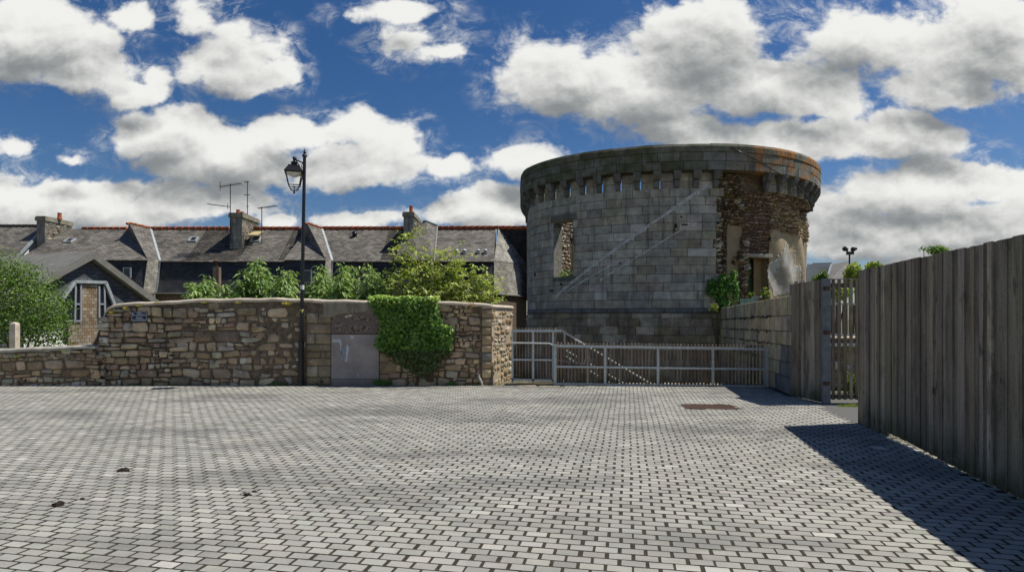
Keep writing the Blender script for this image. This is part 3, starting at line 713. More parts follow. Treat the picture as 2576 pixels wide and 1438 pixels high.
def text(body, x, z, size, par, mat, y=SY-.002):
    cu = bpy.data.curves.new('t', 'FONT'); cu.body = body; cu.size = size; cu.align_x = 'CENTER'; cu.align_y = 'CENTER'; cu.extrude = .0015; cu.offset = .0008
    o = bpy.data.objects.new('t', cu); col.objects.link(o); dg = bpy.context.evaluated_depsgraph_get()
    me = bpy.data.meshes.new_from_object(o.evaluated_get(dg)); bpy.data.objects.remove(o)
    me.transform(Matrix.Translation(Vector((x, y, z))-wloc(par)) @ Matrix.Rotation(R(90), 4, 'X')); me.materials.clear(); me.materials.append(mat)
    t = bpy.data.objects.new('lettering', me); col.objects.link(t); t.parent = par; return t
mx = (SGX0+SGX1)/2+.005; sh = SZ1-SZ0
text("Place", mx, SZ0+sh*.84, .050, sign, M['enamel_white']); text("du CHÂTEAU", mx, SZ0+sh*.65, .058, sign, M['enamel_white'])
text("Plasenn", mx, SZ0+sh*.36, .050, sign, M['enamel_white']); text("ar C'HASTELL", mx, SZ0+sh*.17, .056, sign, M['enamel_white'])
mb = MB(); ex, ez = SGX0+.028, SZ1-.035
mb.box((ex-.018, SY-.004, ez), (ex+.018, SY, ez+.018), (.10,.30,.12)); mb.box((ex-.020, SY-.004, ez-.024), (ex+.020, SY, ez-.001), (.6,.65,.7)); mb.box((ex-.017, SY-.0045, ez-.030), (ex+.017, SY, ez-.0245), (.10,.16,.5)); mb.box((ex-.014, SY-.004, ez-.048), (ex+.014, SY, ez-.031), (.65,.65,.75))
mb.build('emblem', M['board'], sign)
# ================================================================== ROUND TOWER
NX, NY0 = 7.31, 22.0
def plan_pts():
    P = []
    for k in range(0, 91): t = R(k); P.append((NX-6.56*math.cos(t), 26.4-4.4*math.sin(t)))
    for k in range(1, 181): t = R(k); P.append((NX+6.49*math.sin(t), 28.73-6.73*math.cos(t)))
    for k in range(1, 91): t = R(k); P.append((NX-6.56*math.sin(t), 28.73+6.73*math.cos(t)))
    P.append((NX-6.56, 27.6)); return P
_pp = plan_pts(); _pp.append(_pp[0])
_U = [0.0]
for k in range(1, len(_pp)): _U.append(_U[-1]+math.hypot(_pp[k][0]-_pp[k-1][0], _pp[k][1]-_pp[k-1][1]))
_U = np.array(_U); _PX = np.array([p[0] for p in _pp]); _PY = np.array([p[1] for p in _pp]); UT = _U[-1]
def tpt(u, z, d=0):
    u = u % UT; x = np.interp(u, _U, _PX); y = np.interp(u, _U, _PY); e = .25
    x0, y0 = np.interp((u-e) % UT, _U, _PX), np.interp((u-e) % UT, _U, _PY); x1, y1 = np.interp((u+e) % UT, _U, _PX), np.interp((u+e) % UT, _U, _PY)
    tx, ty = x1-x0, y1-y0; L = math.hypot(tx, ty); return Vector((x+ty/L*d, y-tx/L*d, z))
def u_of_px(px):
    lo, hi = .0, float(_U[90+100])
    for _ in range(40):
        m_ = (lo+hi)/2; p = tpt(m_, 0)
        if CX+F*p.x/p.y < px: lo = m_
        else: hi = m_
    return (lo+hi)/2
def TZ(px, py): u = u_of_px(px); return u, Z_(py, tpt(u, 0).y)
UB = u_of_px(1797)
tower = empty('round_tower', (NX, 28.7, PZ), 'round ruined granite tower with corbelled parapet and breached right side', 'tower')
PALG = [(.345,.33,.29),(.385,.37,.33),(.315,.302,.27),(.36,.335,.285),(.43,.415,.37),(.335,.305,.245)]
ROWS = [2.12+.3214*k for k in range(15)]
wu0, wz1 = TZ(1393, 556); wu1, wz1b = TZ(1441, 556); _, wz0 = TZ(1393, 697); WH = (wu0, wu1, wz0, (wz1+wz1b)/2)
brk = [0]*14
for k in range(14): brk[k] = UB+(0 if k % 2 else .12)+rnd.uniform(-.05, .1)
brk[13] = UB+.38; brk[12] = UB+.1; brk[3] = UB+.2
mb = MB()
ashlar(mb, 0, UB, ROWS, lambda u, v, d: tpt(u, v, d), PALG, .55, 1.2, [WH], lambda r: brk[r])
ashlar(mb, UT-8, UT, ROWS, lambda u, v, d: tpt(u, v, d), PALG, .6, 1.2)
mb.build('ashlar_wall', M['ashlar'], tower)
# wall core behind the dressed stone
mb = MB()
def shell(mb, u0, u1, z0, z1, d, c=(.04,.04,.036), holes=(), step=.25, flip=False, zs=None):
    us = list(np.arange(u0, u1, step))+[u1]; hu = sorted(set(us+[h[0] for h in holes]+[h[1] for h in holes])); hu = [u for u in hu if u0 <= u <= u1]
    zz_ = sorted(set([z0, z1]+[h[2] for h in holes]+[h[3] for h in holes]+(zs or [])))
    for a, b in zip(hu[:-1], hu[1:]):
        for p, q in zip(zz_[:-1], zz_[1:]):
            cu, cv = (a+b)/2, (p+q)/2
            if any(h[0] < cu < h[1] and h[2] < cv < h[3] for h in holes): continue
            f = [tpt(a, p, d), tpt(b, p, d), tpt(b, q, d), tpt(a, q, d)]
            if flip: f = f[::-1]
            mb.add(f, [(0,1,2,3)], c, [[(a,p),(b,p),(b,q),(a,q)]])
shell(mb, 0, UB+.05, PZ, 6.60, -.035, holes=[WH]); shell(mb, UT-8, UT, PZ, 6.60, -.035)
for (a, b, z) in ((0, UB+.4, 6.60), (UT-8, UT, 6.60)):
    us = list(np.arange(a, b, .3))+[b]
    for p, q in zip(us[:-1], us[1:]): mb.add([tpt(p,z,-.035),tpt(q,z,-.035),tpt(q,z,-1.0),tpt(p,z,-1.0)], [(0,1,2,3)], (.09,.085,.07))
mb.build('wall_core', M['mortar'], tower)
# window reveal
mb = MB()
def reveal(mb, h, d0, d1, pal, rows=9, sill=True):
    for (uu, sg) in ((h[0], 1), (h[1], -1)):
        zs_ = [h[2]+(h[3]-h[2])*k/rows for k in range(rows+1)]
        for a, b in zip(zs_[:-1], zs_[1:]):
            n_ = 3
            for k in range(n_):
                e0, e1 = lerp(d0, d1, k/n_), lerp(d0, d1, (k+1)/n_)
                q = [tpt(uu, a+.006, e0), tpt(uu, a+.006, e1), tpt(uu, b-.006, e1), tpt(uu, b-.006, e0)]
                mb.add(q if sg < 0 else q[::-1], [(0,1,2,3)], tint(rnd.choice(pal), .1))
    for (z, f) in ((h[3], 1), (h[2], 0)):
        q = [tpt(h[0], z, d0), tpt(h[1], z, d0), tpt(h[1], z, d1), tpt(h[0], z, d1)]
        mb.add(q[::-1] if f else q, [(0,1,2,3)], rnd.choice(pal))
reveal(mb, WH, .0, -.5, [(.27,.26,.23),(.24,.235,.21)])
# curved-profile lintel with shallow ogee relief
block(mb, WH[0]-.18, WH[1]+.18, WH[3], WH[3]+.26, lambda u, v, d: tpt(u, v, d), (.15,.15,.13), .02, .015, nu=3)
block(mb, WH[0]-.05, WH[1]+.12, WH[2]-.2, WH[2], lambda u, v, d: tpt(u, v, d), (.13,.135,.12), .012, .015, nu=3)
mb.build('window_surround', M['ashlar'], tower)
# inner face of the far wall, seen through the window
bu0, bu1 = float(_U[190])+4.2, UT-.2
mb = MB()
def u_back(px):
    best = min((abs(CX+F*q.x/q.y-px), u_) for u_ in np.arange(UT-22, UT-1.5, .05) for q in (tpt(float(u_), 0, -1.0),)); return best[1]
ub = u_back(1436); yb = tpt(ub, 0, -1.0).y; hole2 = (ub-.22, ub+.10, Z_(678, yb), Z_(598, yb))
BW = [hole2]
shell(mb, bu0-6, UT, PZ, 6.9, -1.0, (.33,.27,.19), BW, flip=True)
shell(mb, bu0-6, UT, PZ, 6.9, -.04, (.2,.18,.15), BW)
mb.build('inner_wall', M['mortar'], tower)
mb = MB(); rubble(mb, UT-16.5, UT-5.5, 2.2, 6.9, lambda u, v, d: tpt(u, v, -1.0-d), [(.40,.33,.22),(.46,.39,.28),(.34,.27,.18),(.42,.38,.32)], .12, .28, (1, 2.2), lambda cu, cv, a0, a1, b0, b1: not (hole2[0] < cu < hole2[1] and hole2[2] < cv < hole2[3]), .05, .02)
mb.build('inner_stones', M['stone_bare'], tower, True)
P_ = []; N_ = []
for k in range(260):
    z = rnd.uniform(WH[2]-.02, WH[2]+1.5); uu = WH[1]-abs(rnd.gauss(0, .07)) if rnd.random() < .55 else rnd.uniform(WH[0]+.12, WH[1]); z = z if uu > WH[1]-.14 else WH[2]+abs(rnd.gauss(0, .13))
    P_.append(tuple(tpt(uu, z, rnd.uniform(-.45, -.05)))); N_.append((rnd.gauss(-.3,.5), -1, rnd.gauss(.4,.4)))
tag(leaves('window_ivy', P_, N_, .10, leafcols(260, [(.05,.10,.02),(.09,.15,.03),(.15,.18,.05)]), M['ivy']), 'greenery growing inside the left window opening of the tower', 'ivy')
# base moulding and the battered base
mb = MB()
def mpt(u, v, d): return tpt(u, v, d)
u = -1.0
while u < UB+.02:
    w = rnd.uniform(.6, 1.2); e = min(u+w, UB+.03)
    if UB-e < .2: e = UB+.03
    block(mb, u, e, 1.93, 2.12, mpt, tint((.17,.17,.16), .12), .045, .04, .004, nu=2); u = e
    if e >= UB+.03: break
mb.build('moulding', M['ashlar'], tower, True)
mb = MB(); ashlar(mb, -2.0, UB+2.2, [PZ+.31*k for k in range(15)]+[1.93], lambda u, v, d: tpt(u, v, d*.8+.035+rnd.uniform(-.012, .012)+(1.93-v)*.03), [(.30,.25,.18),(.36,.31,.23),(.25,.215,.16),(.40,.36,.28),(.28,.23,.155)], .25, .95, v=.2, gap=.004)
mb.build('base_wall', M['ashlar'], tower)
# corbels, the panels between them and the parapet ring
CS = .712; corb = MB(); pan = MB(); nC = 0
def corbel(mb, u, hz=6.62):
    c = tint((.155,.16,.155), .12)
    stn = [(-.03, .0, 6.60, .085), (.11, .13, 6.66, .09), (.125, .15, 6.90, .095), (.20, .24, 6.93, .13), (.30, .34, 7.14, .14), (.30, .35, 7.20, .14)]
    # two swelling steps of stone
    prof = [(6.60, .02, .085), (6.64, .10, .09), (6.88, .13, .095), (6.905, .09, .09), (6.92, .20, .12), (6.98, .25, .125), (7.13, .33, .135), (7.205, .335, .14)]
    vs = []; fs = []
    for (z, d, hw_) in prof: vs += [tpt(u-hw_, z, -.03), tpt(u-hw_, z, d), tpt(u+hw_, z, d), tpt(u+hw_, z, -.03)]
    for k in range(len(prof)-1):
        for q in range(3): fs.append((k*4+q, k*4+q+1, (k+1)*4+q+1, (k+1)*4+q))
    fs.append((0,3,2,1)); mb.add(vs, fs, c)
ubr0, ubr1 = UB+.42, u_of_px(1905)
us = []; u = -6.0
while u < UT-6.6: us.append(u); u += CS*rnd.uniform(.97, 1.03)
for u in us:
    if ubr0-.15 < u < ubr1-.12: continue
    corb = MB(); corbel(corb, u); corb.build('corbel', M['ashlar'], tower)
for a, b in zip(us[:-1], us[1:]):
    if b > ubr0-.1 and a < ubr1-.1: continue
    lf = a+.10+(.032 if 0 < a < UB else 0); n_ = 2
    for (z0, z1) in ((6.60, 6.875), (6.885, 7.199 if 0 < a < UB else 7.2)):
        block(pan, lf, b-.05, z0, z1, mpt, tint(rnd.choice(PALG), .14), -.02, .008, .002, dep=.16)
pan.build('corbel_panel', M['ashlar'], tower)
# right part of the wall top that carries the corbels
mb = MB()
PAR = .34; ZP = [7.205, 7.54, 7.87]
for r in range(2):
    u = -7.0-rnd.uniform(0, .6)
    while u < UT-7.2:
        w = rnd.uniform(.55, 1.0); block(mb, u, u+w, ZP[r], ZP[r+1], lambda a, v, d: tpt(a, v, d+PAR), tint(rnd.choice([(.17,.17,.145),(.20,.20,.175),(.15,.15,.125),(.22,.215,.19)]), .12), rnd.uniform(-.006, .008), .012, .006, .08, nu=2); u += w
u = -7.0; ku = 0
while u < UT-7.2:
    w = rnd.uniform(.9, 1.6); e = min(u+w, UT-7.0); dz_ = rnd.uniform(-.012, .012)
    n_ = 4; pr = [(0.0, 7.87), (.02, 7.89), (.02, 8.08), (-.03, 8.18+dz_), (-.16, 8.21+dz_), (-.42, 8.17+dz_)]
    vs = []; fs = []
    for k in range(n_+1):
        uu = lerp(u+.004, e-.004, k/n_)
        for (d, z) in pr: vs.append(tpt(uu, z, PAR+d))
    m_ = len(pr)
    for k in range(n_):
        for q in range(m_-1): fs.append((k*m_+q, (k+1)*m_+q, (k+1)*m_+q+1, k*m_+q+1))
    fs.append(tuple(range(m_))); fs.append(tuple(n_*m_+q for q in range(m_))[::-1])
    mb.add(vs, fs, tint((.165,.16,.13), .1)); u = e
for k in range(30):
    p, q = UB+.2*k, UB+.2*(k+1); mb.add([tpt(p,7.208,-1.1),tpt(q,7.208,-1.1),tpt(q,7.208,.02),tpt(p,7.208,.02)], [(0,1,2,3)], (.10,.085,.06))
us2 = list(np.arange(0, UT, .25))+[UT]
for p, q in zip(us2[:-1], us2[1:]):
    c = (.14,.13,.11)
    mb.add([tpt(p,7.21,-.10),tpt(q,7.21,-.10),tpt(q,7.21,PAR),tpt(p,7.21,PAR)], [(0,1,2,3)], c)
    mb.add([tpt(p,7.21,-.10),tpt(q,7.21,-.10),tpt(q,8.17,-.06),tpt(p,8.17,-.06)], [(3,2,1,0)], c)
    mb.add([tpt(p,8.1,-.08),tpt(q,8.1,-.08),tpt(q,8.16,.2),tpt(p,8.16,.2)], [(0,1,2,3)], c)
    mb.add([tpt(p,7.22,PAR-.05),tpt(q,7.22,PAR-.05),tpt(q,7.88,PAR-.05),tpt(p,7.88,PAR-.05)], [(0,1,2,3)], (.05,.05,.045))
mb.build('parapet', M['parapet'], tower)
# breached side: rubble core, niche, plaster, doorway
UE = u_of_px(2040)+2.6
def sm(x): x = max(0, min(1, x)); return x*x*(3-2*x)
n0, _ = TZ(1846, 600); n1, _ = TZ(1886, 600); pz0, _ = TZ(1952, 600); dr0, dzt = TZ(1899, 645); dr1, _ = TZ(1945, 645)
def edge_u(z):      # the ragged broken edge right of the niche
    return interp(z, [(2.0, n1-.02), (4.3, n1-.05), (4.6, n1+.12), (5.2, n1+.15), (5.8, n1-.02), (6.1, n1-.25), (6.35, n1-.6)])+.05*math.sin(z*9)+.03*math.sin(z*23)
def bdepth(u, z):
    d = -.05-.42*sm((u-UB-.05)/.55)
    if z < 6.35:
        e = edge_u(z)
        d2 = -.62; t = sm((u-(n0-.12))/.18)*sm((5.35-z)/.25+.0 if False else (5.5-z)/.3)
        if u < e: d = lerp(d, d2, t*(1 if u > n0-.2 else 0))
    if u >= edge_u(z): d = -.30+.06*math.sin(u*3+z*2)
    if z > 6.3: d = lerp(d, -.18, sm((z-6.3)/.2))
    return d
def rnoise(u, z, s_=1.0):
    return .5*math.sin(u*7.3*s_+2*math.sin(z*5.1*s_))+.5*math.sin(z*8.7*s_+1.7*math.sin(u*6.2*s_))
DH = (dr0, dr1, 2.0, dzt-.0)
mb = MB(); su = .07; sz = .08; U_ = np.arange(UB-.02, UE, su); Z__ = np.arange(1.0, 7.25, sz); vs = []; idx = {}
for a, uu in enumerate(U_):
    for b, z in enumerate(Z__):
        d = bdepth(uu, z)-.06+.025*rnoise(uu, z, 1.4)
        idx[(a, b)] = len(vs); vs.append(tpt(float(uu), float(z), d))
fs = []; cs = []
for a in range(len(U_)-1):
    for b in range(len(Z__)-1):
        cu, cv = U_[a]+su/2, Z__[b]+sz/2
        if DH[0] < cu < DH[1] and DH[2] < cv < DH[3]: continue
        fs.append((idx[(a,b)], idx[(a+1,b)], idx[(a+1,b+1)], idx[(a,b+1)]))
mb.add(vs, fs, (.17,.125,.09)); 
shell(mb, UE-.1, UT-7.8, PZ, 7.2, -.05, (.2,.17,.13)); shell(mb, UB, UE, PZ, 1.1, -.1, (.1,.09,.07))
mb.build('rubble_core', M['mortar'], tower, True)
def zone_plaster(u, z):
    if z > 6.3: return False
    pl1 = n0+.02 < u < edge_u(z)-.12 and z < 5.35
    pl2 = u > pz0+.03*math.sin(z*7)-.2*sm((3.55-z)/.4) and z < 5.15+.25*math.sin(0)-.06*(u-pz0)+.04*math.sin(u*9)
    return pl1 or pl2 or (DH[0]-.05 < u < DH[1]+.08 and DH[2] < z < DH[3]+.12)
def mpb(u, v, d): return tpt(u, v, bdepth(u, v)+d*1.6-.02)
mb = MB()
def keepb(cu, cv, a0, a1, b0, b1): return not zone_plaster(cu, cv) and cu < UE-.1 and cv < 7.2
rubble(mb, UB+.0, edge_u(4)-.0, 2.0, 7.22, mpb, [(.27,.205,.125),(.36,.295,.20),(.19,.14,.09),(.33,.29,.23),(.23,.15,.10),(.12,.10,.08)], .07, .15, (1.0, 2.4), keepb, .05, .014, .035, .3)
rubble(mb, edge_u(4)-.0, UE, 2.0, 6.6, mpb, [(.29,.20,.15),(.34,.25,.19),(.24,.15,.11),(.27,.21,.15)], .07, .14, (1.0, 2.3), keepb, .045, .012, .03, .25)
rubble(mb, pz0-.1, UE, 5.1, 6.35, lambda u, v, d: mpb(u, v, d+.03), [(.42,.33,.21),(.48,.40,.27),(.36,.27,.17)], .08, .15, (1.2, 2.6), lambda cu, cv, a0, a1, b0, b1: keepb(cu, cv, a0, a1, b0, b1) and cv < 6.35-.12*(cu-pz0), .05, .014, .03, .2)
# loose stones that stand out of the torn edges
for k in range(60):
    z = rnd.uniform(2.6, 6.3); uu = rnd.choice([edge_u(z)+rnd.uniform(-.08, .10), UB+rnd.uniform(.05, .3)])
    if DH[0]-.1 < uu < DH[1]+.1 and z < DH[3]+.2: continue
    d = max(bdepth(uu+.1, z), bdepth(uu-.1, z))+rnd.uniform(-.02, .08); r_ = rnd.uniform(.035, .08)
    p = tpt(uu, z, d-.03); mb.box((-r_*1.3, -r_, -r_*.6), (r_*1.3, r_, r_*.6), tint(rnd.choice([(.42,.35,.25),(.34,.26,.17),(.45,.42,.36)]), .2), Matrix.Translation(p) @ Matrix.Rotation(rnd.uniform(-.8, .8), 4, 'Z') @ Matrix.Rotation(rnd.uniform(-.4, .4), 4, 'Y'))
mb.build('broken_masonry', M['stone_bare'], tower)
def plaster_sheet(name, test, dd, u0, u1, z0, z1, c, mat, st=.05, dfun=None):
    mb = MB(); us_ = np.arange(u0, u1, st); zs_ = np.arange(z0, z1, st); nv = {}
    vs = []; fs = []
    def vid(a, b):
        if (a, b) not in nv:
            uu, z = float(us_[a]), float(zs_[b]); nv[(a, b)] = len(vs); vs.append(tpt(uu, z, (dfun or bdepth)(uu, z)+dd+.006*rnoise(uu, z, .6)))
        return nv[(a, b)]
    for a in range(len(us_)-1):
        for b in range(len(zs_)-1):
            if test(us_[a]+st/2, zs_[b]+st/2): fs.append((vid(a,b), vid(a+1,b), vid(a+1,b+1), vid(a,b+1)))
    mb.add(vs, fs, c); o = mb.build(name, mat, tower, True)
    md = o.modifiers.new('thick', 'SOLIDIFY'); md.thickness = .05 if 'white' not in name else .012; md.offset = -1; return o
inhole = lambda u, z: DH[0] < u < DH[1] and DH[2] < z < DH[3]
rg = lambda u, z: .05*rnoise(u, z, 1.1)
plaster_sheet('plaster', lambda u, z: u > pz0-.03-.22*sm((3.55-z)/.4)+rg(z, u)*.6 and z < 5.20-.05*(u-pz0)+rg(u, z)*.3 and not inhole(u, z), .05, pz0-.1, UE, 1.6, 5.4, (.40,.325,.215), M['plaster'])
plaster_sheet('niche_plaster', lambda u, z: n0+.06 < u < edge_u(z)-.05+rg(u, z) and z < 5.32+rg(u, z) and not inhole(u, z) and (rnoise(u, z, .8)+rnoise(u, z, 2.3)*.5 < .85 or z > 4.2), .03, n0-.05, n1+.4, 1.6, 5.5, (.36,.29,.19), M['plaster'])
WPp = SP([(2700+x/2.054, 550+y/2.054) for x, y in [(815,1060),(835,1035),(870,1000),(895,960),(930,925),(955,860),(975,850),(985,880),(990,930),(1020,925),(1045,940),(1050,1000),(1040,1040),(1060,1060),(1075,1035),(1087,1080),(1090,1180),(1060,1260),(850,1310),(845,1260),(815,1190),(812,1100)]])
WPu = [TZ(a, b) for a, b in WPp]
plaster_sheet('white_plaster', lambda u, z: inpoly(u+.5*rg(z, u)+.03*rnoise(u*3, z*3), z+rg(u*2, z*2)+.04*rnoise(z*4, u*3), WPu), .062, pz0-.2, UE, 1.6, 5.2, (.5,.5,.47), M['white_patch'], .035)
# doorway: lintel beam, jambs, ivy-grown partition inside
mb = MB(); la, lz0 = TZ(1884, 640); lb_, lz1 = TZ(1951, 640); lzt = DH[3]
def mpl2(u, v, d): return tpt(u, v, d-.16)
block(mb, la, lb_, lzt-.0, lzt+.13, mpl2, (.42,.42,.41), .05, .01, 0, .5, nu=3)
mb.build('door_lintel', M['concrete'], tower)
mb = MB()
for (uu, f) in ((DH[0], 0), (DH[1], 1)):
    q = [tpt(uu, 1.0, -.28), tpt(uu, 1.0, -1.3), tpt(uu, DH[3], -1.3), tpt(uu, DH[3], -.28)]; mb.add(q, [(0,1,2,3)], (.22,.17,.10))
jm = lerp(DH[0], DH[1], .50); mb.add([tpt(jm, 1.0, -.55), tpt(DH[1], 1.0, -.55), tpt(DH[1], DH[3], -.55), tpt(jm, DH[3], -.55)], [(0,1,2,3)], (.25,.19,.10)); 
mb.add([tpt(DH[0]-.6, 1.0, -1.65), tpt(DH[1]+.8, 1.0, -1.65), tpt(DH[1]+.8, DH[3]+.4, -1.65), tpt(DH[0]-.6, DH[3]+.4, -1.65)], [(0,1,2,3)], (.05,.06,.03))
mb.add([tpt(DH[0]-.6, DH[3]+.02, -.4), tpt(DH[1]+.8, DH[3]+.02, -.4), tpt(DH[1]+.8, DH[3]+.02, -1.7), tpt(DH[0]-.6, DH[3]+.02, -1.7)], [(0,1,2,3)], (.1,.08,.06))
mb.build('door_reveal', M['plaster'], tower)
n = 900; pu = npr.uniform(DH[0], jm+.05, n); pz_ = npr.uniform(1.8, DH[3]+.1, n); pp = [tpt(float(a), float(b), -.78+npr.uniform(0, .12)) for a, b in zip(pu, pz_)]
o_iv = leaves('inner_ivy', [tuple(p) for p in pp], npr.normal(size=(n,3))*.5+np.array([-.1,-1,.3]), .11, leafcols(n, [(.02,.08,.025),(.035,.11,.03)]), M['ivy'], None)
tag(o_iv, 'dark ivy growing inside the doorway of the tower', 'ivy')
# pale scars, holes painted as dark shade and the crack rope
def scar(name, p0, p1, w, n_=40, c=(.70,.71,.69), d=.022):
    a, b = TZ(*p0), TZ(*p1); mb = MB()
    m_, T = M.get('scar'), None
    us_ = [lerp(a[0], b[0], k/n_) for k in range(n_+1)]; zs_ = [lerp(a[1], b[1], k/n_) for k in range(n_+1)]
    for k in range(n_):
        if rnd.random() < .0: continue
        w0, w1 = w*rnd.uniform(.75, 1.15), w*rnd.uniform(.75, 1.15)
        mb.add([tpt(us_[k], zs_[k]-w0, d), tpt(us_[k+1], zs_[k+1]-w0, d), tpt(us_[k+1], zs_[k+1]+w0, d), tpt(us_[k], zs_[k]+w0, d)], [(0,1,2,3)], c)
    return mb
def scar_mat():
    m, T = new_mat('lime_scar'); co = T.n('ShaderNodeTexCoord').outputs['Object']
    c = T.n('ShaderNodeAttribute', attribute_name='col').outputs['Color']
    f = T.n('ShaderNodeMapRange', i={0: T.noise(co, 30, 4, .7), 1: .3, 2: .7, 3: .6, 4: 1.3}).outputs[0]
    c = T.n('ShaderNodeVectorMath', operation='SCALE', i={0: c, 'Scale': f}).outputs[0]
    b = T.n('ShaderNodeBsdfPrincipled', i={'Base Color': c, 'Roughness': .95}); tr = T.n('ShaderNodeBsdfTransparent')
    a = T.ss(T.noise(co, 4, 8, .8), .36, .62, .38, .9)
    T.n('ShaderNodeOutputMaterial', i={0: T.n('ShaderNodeMixShader', i={0: a, 1: tr.outputs[0], 2: b.outputs[0]}).outputs[0]}); return m
M['scar'] = scar_mat()
mb = scar('s', (1397, 748), (1775, 470), .075); mb.build('stair_scar', M['scar'], tower)
mb = scar('s', (1510, 705), (1745, 560), .035, d=.023); mb.build('stair_scar', M['scar'], tower)
mb = scar('s', (1420, 737), (1560, 655), .03, 14, d=.024); mb.build('stair_scar', M['scar'], tower)
for (px, py, w, h) in [(1700,568,.05,.14),(1722,565,.12,.05),(1696,578,.03,.1),(1346,690,.06,.13),(1388,731,.10,.08),(1714,545,.03,.06),(1560,662,.02,.08),(1412,715,.05,.1),(1540,643,.04,.03),(1750,580,.03,.03),(1600,640,.02,.04)]:
    a, z = TZ(px, py); mb = MB(); block(mb, a-w, a+w, z-h/2, z+h/2, mpt, (.035,.03,.025), .013, .004, 0); mb.build('hole_shade', M['soil_and_shade'], tower)  # dark raised block painted as the shade inside a hole
rope = empty('hanging_cable', tpt(u_of_px(1895), 8.0, .4), 'black cable sagging down over the parapet and right side of the tower', 'cable')
pts = []
for (px, py, d) in [(1838,372,.38),(1870,385,.40),(1905,403,.40),(1940,425,.42),(1965,440,.42),(1985,452,.42),(1998,462,.40),(2005,470,.3),(2015,480,.2),(2025,492,.16),(2033,508,.16),(2038,530,.20),(2041,560,.24),(2042,578,.26)]:
    u_ = u_of_px(px); p = tpt(u_, 0, d)
    for _ in range(6): u_ += (px-(CX+F*p.x/p.y))*p.y/F*.5; p = tpt(u_, 0, d)
    pts.append(tpt(u_, Z_(py, p.y), d))
mb = MB(); mb.tube(pts, [.016]*6+[.02, .03, .035, .03, .04, .035, .04, .02], 6); mb.build('cable', M['black'], rope, True)
# ================================================================== RIGHT-HAND ASHLAR WALL
rw = empty('dressed_stone_wall', (RW0.x, RW0.y, 0), 'tan dressed-stone wall with black moss joints, right of the long steel gate', 'wall')
rdir = Vector((.185, 1, 0)).normalized(); rn = Vector((-rdir.y, rdir.x, 0)); RL = 9.6
def mpr(u, v, d):      # u runs from the far end towards the camera so that faces look left
    q = RW0+rdir*(RL-u)+rn*d; q.z = v; return q
def rtop(u): return lerp(2.12, 2.24, u/RL)
rows = [PZ]; 
while rows[-1] < 1.9: rows.append(rows[-1]+rnd.uniform(.29, .37))
rows = [r*(1.0) for r in rows[:-1]]; sc_ = 2.12-rows[-1]
rows.append(2.12) if sc_ > .2 else rows.__setitem__(-1, 2.12)
mb = MB(); PR = [(.52,.43,.28),(.46,.40,.29),(.57,.47,.31),(.42,.37,.27),(.52,.43,.26)]
def mprs(u, v, d): return mpr(u, v+(rtop(u)-2.12)*max(0, (v-0)/2.12)+.0, d)
for r in range(len(rows)-1):
    u = -rnd.uniform(0, .5)
    while u < RL:
        w = rnd.uniform(.3, .95); a, b = max(u, 0), min(u+w, RL); u += w
        if b-a < .05: continue
        if b > RL-6.9 or True:
            c = tint(rnd.choice(PR), .15); c = (.20,.20,.19) if (b > RL-.7 and -.1 < rows[r] < .9) else c
            block(mb, a, b, rows[r], rows[r+1], mprs, c, rnd.uniform(-.008, .012), .012, .007)
mb.build('masonry', M['wall_ash'], rw)
mb = MB(); mb.add([mpr(0,PZ,-.03), mpr(RL,PZ,-.03), mpr(RL,rtop(RL),-.03), mpr(0,rtop(0),-.03), mpr(0,PZ,-.5), mpr(RL,PZ,-.5), mpr(RL,rtop(RL),-.5), mpr(0,rtop(0),-.5)], [(0,1,2,3),(5,4,7,6),(1,5,6,2),(4,0,3,7),(3,2,6,7)])
mb.build('mortar_core', M['mortar'], rw)
n = 260; q = []
for k in range(n):
    r = rnd.choice([0, 0, 1, 2, 3]); uu = rnd.uniform(.5, RL-1.6)
    if rnd.random() < .55: uu = rnd.choice([3.2, 4.4, 5.1, 6.0, 6.6, 7.4])+rnd.gauss(0, .22)
    q.append(mprs(uu, rows[-2-r]+rnd.gauss(-.01, .02), rnd.uniform(.01, .04)))
o = leaves('joint_moss', [tuple(p) for p in q], npr.normal(size=(n,3))+np.array([-1.0,-.3,.6]), .055, leafcols(n, [(.02,.025,.01),(.035,.045,.012),(.012,.012,.008)]), M['ivy'], rw, .9)
# ================================================================== GATES
gates_g = None
def sq(mb, a, b, w=.05, c=(.5,.5,.5)): mb.bar(a, b, w, w, c, up=(0,1,0))
def gp(px, py, dy=0): Y = lerp(15.0, 14.66, (px-1395)/533)+dy; return P3(px, py, Y)
WOODC = [(.17,.135,.105),(.21,.175,.145),(.14,.11,.085),(.19,.165,.15),(.235,.20,.17)]
lg = empty('steel_gate', gp(1660, 972), 'long low galvanised steel gate with three bays wide open slats across the court', 'gate')
lg['label'] = 'long low galvanised gate with wooden slats, in front of the tower base'
mb = MB()
TOPL, TOPR = (1397, 870), (1928, 878)
for a, b, w in ((TOPL, TOPR, .06), ((1397, 921.5), (1928, 928), .05), ((1397, 965), (1928, 972), .06)): sq(mb, gp(*a), gp(*b), w)
for px in (1522, 1655, 1793): sq(mb, gp(px, lerp(870, 878, (px-1397)/531)+3), gp(px, lerp(965, 972, (px-1397)/531)-3), .058)
for px in (1396, 1928): sq(mb, gp(px, 866 if px < 1500 else 875), gp(px, 971 if px < 1500 else 977), .075)
mb.build('frame', M['galv'], lg)
mb = MB()
for k in range(84):
    px = 1391+k*6.45+0*rnd.uniform(-.5, .5)
    if px > 1920: break
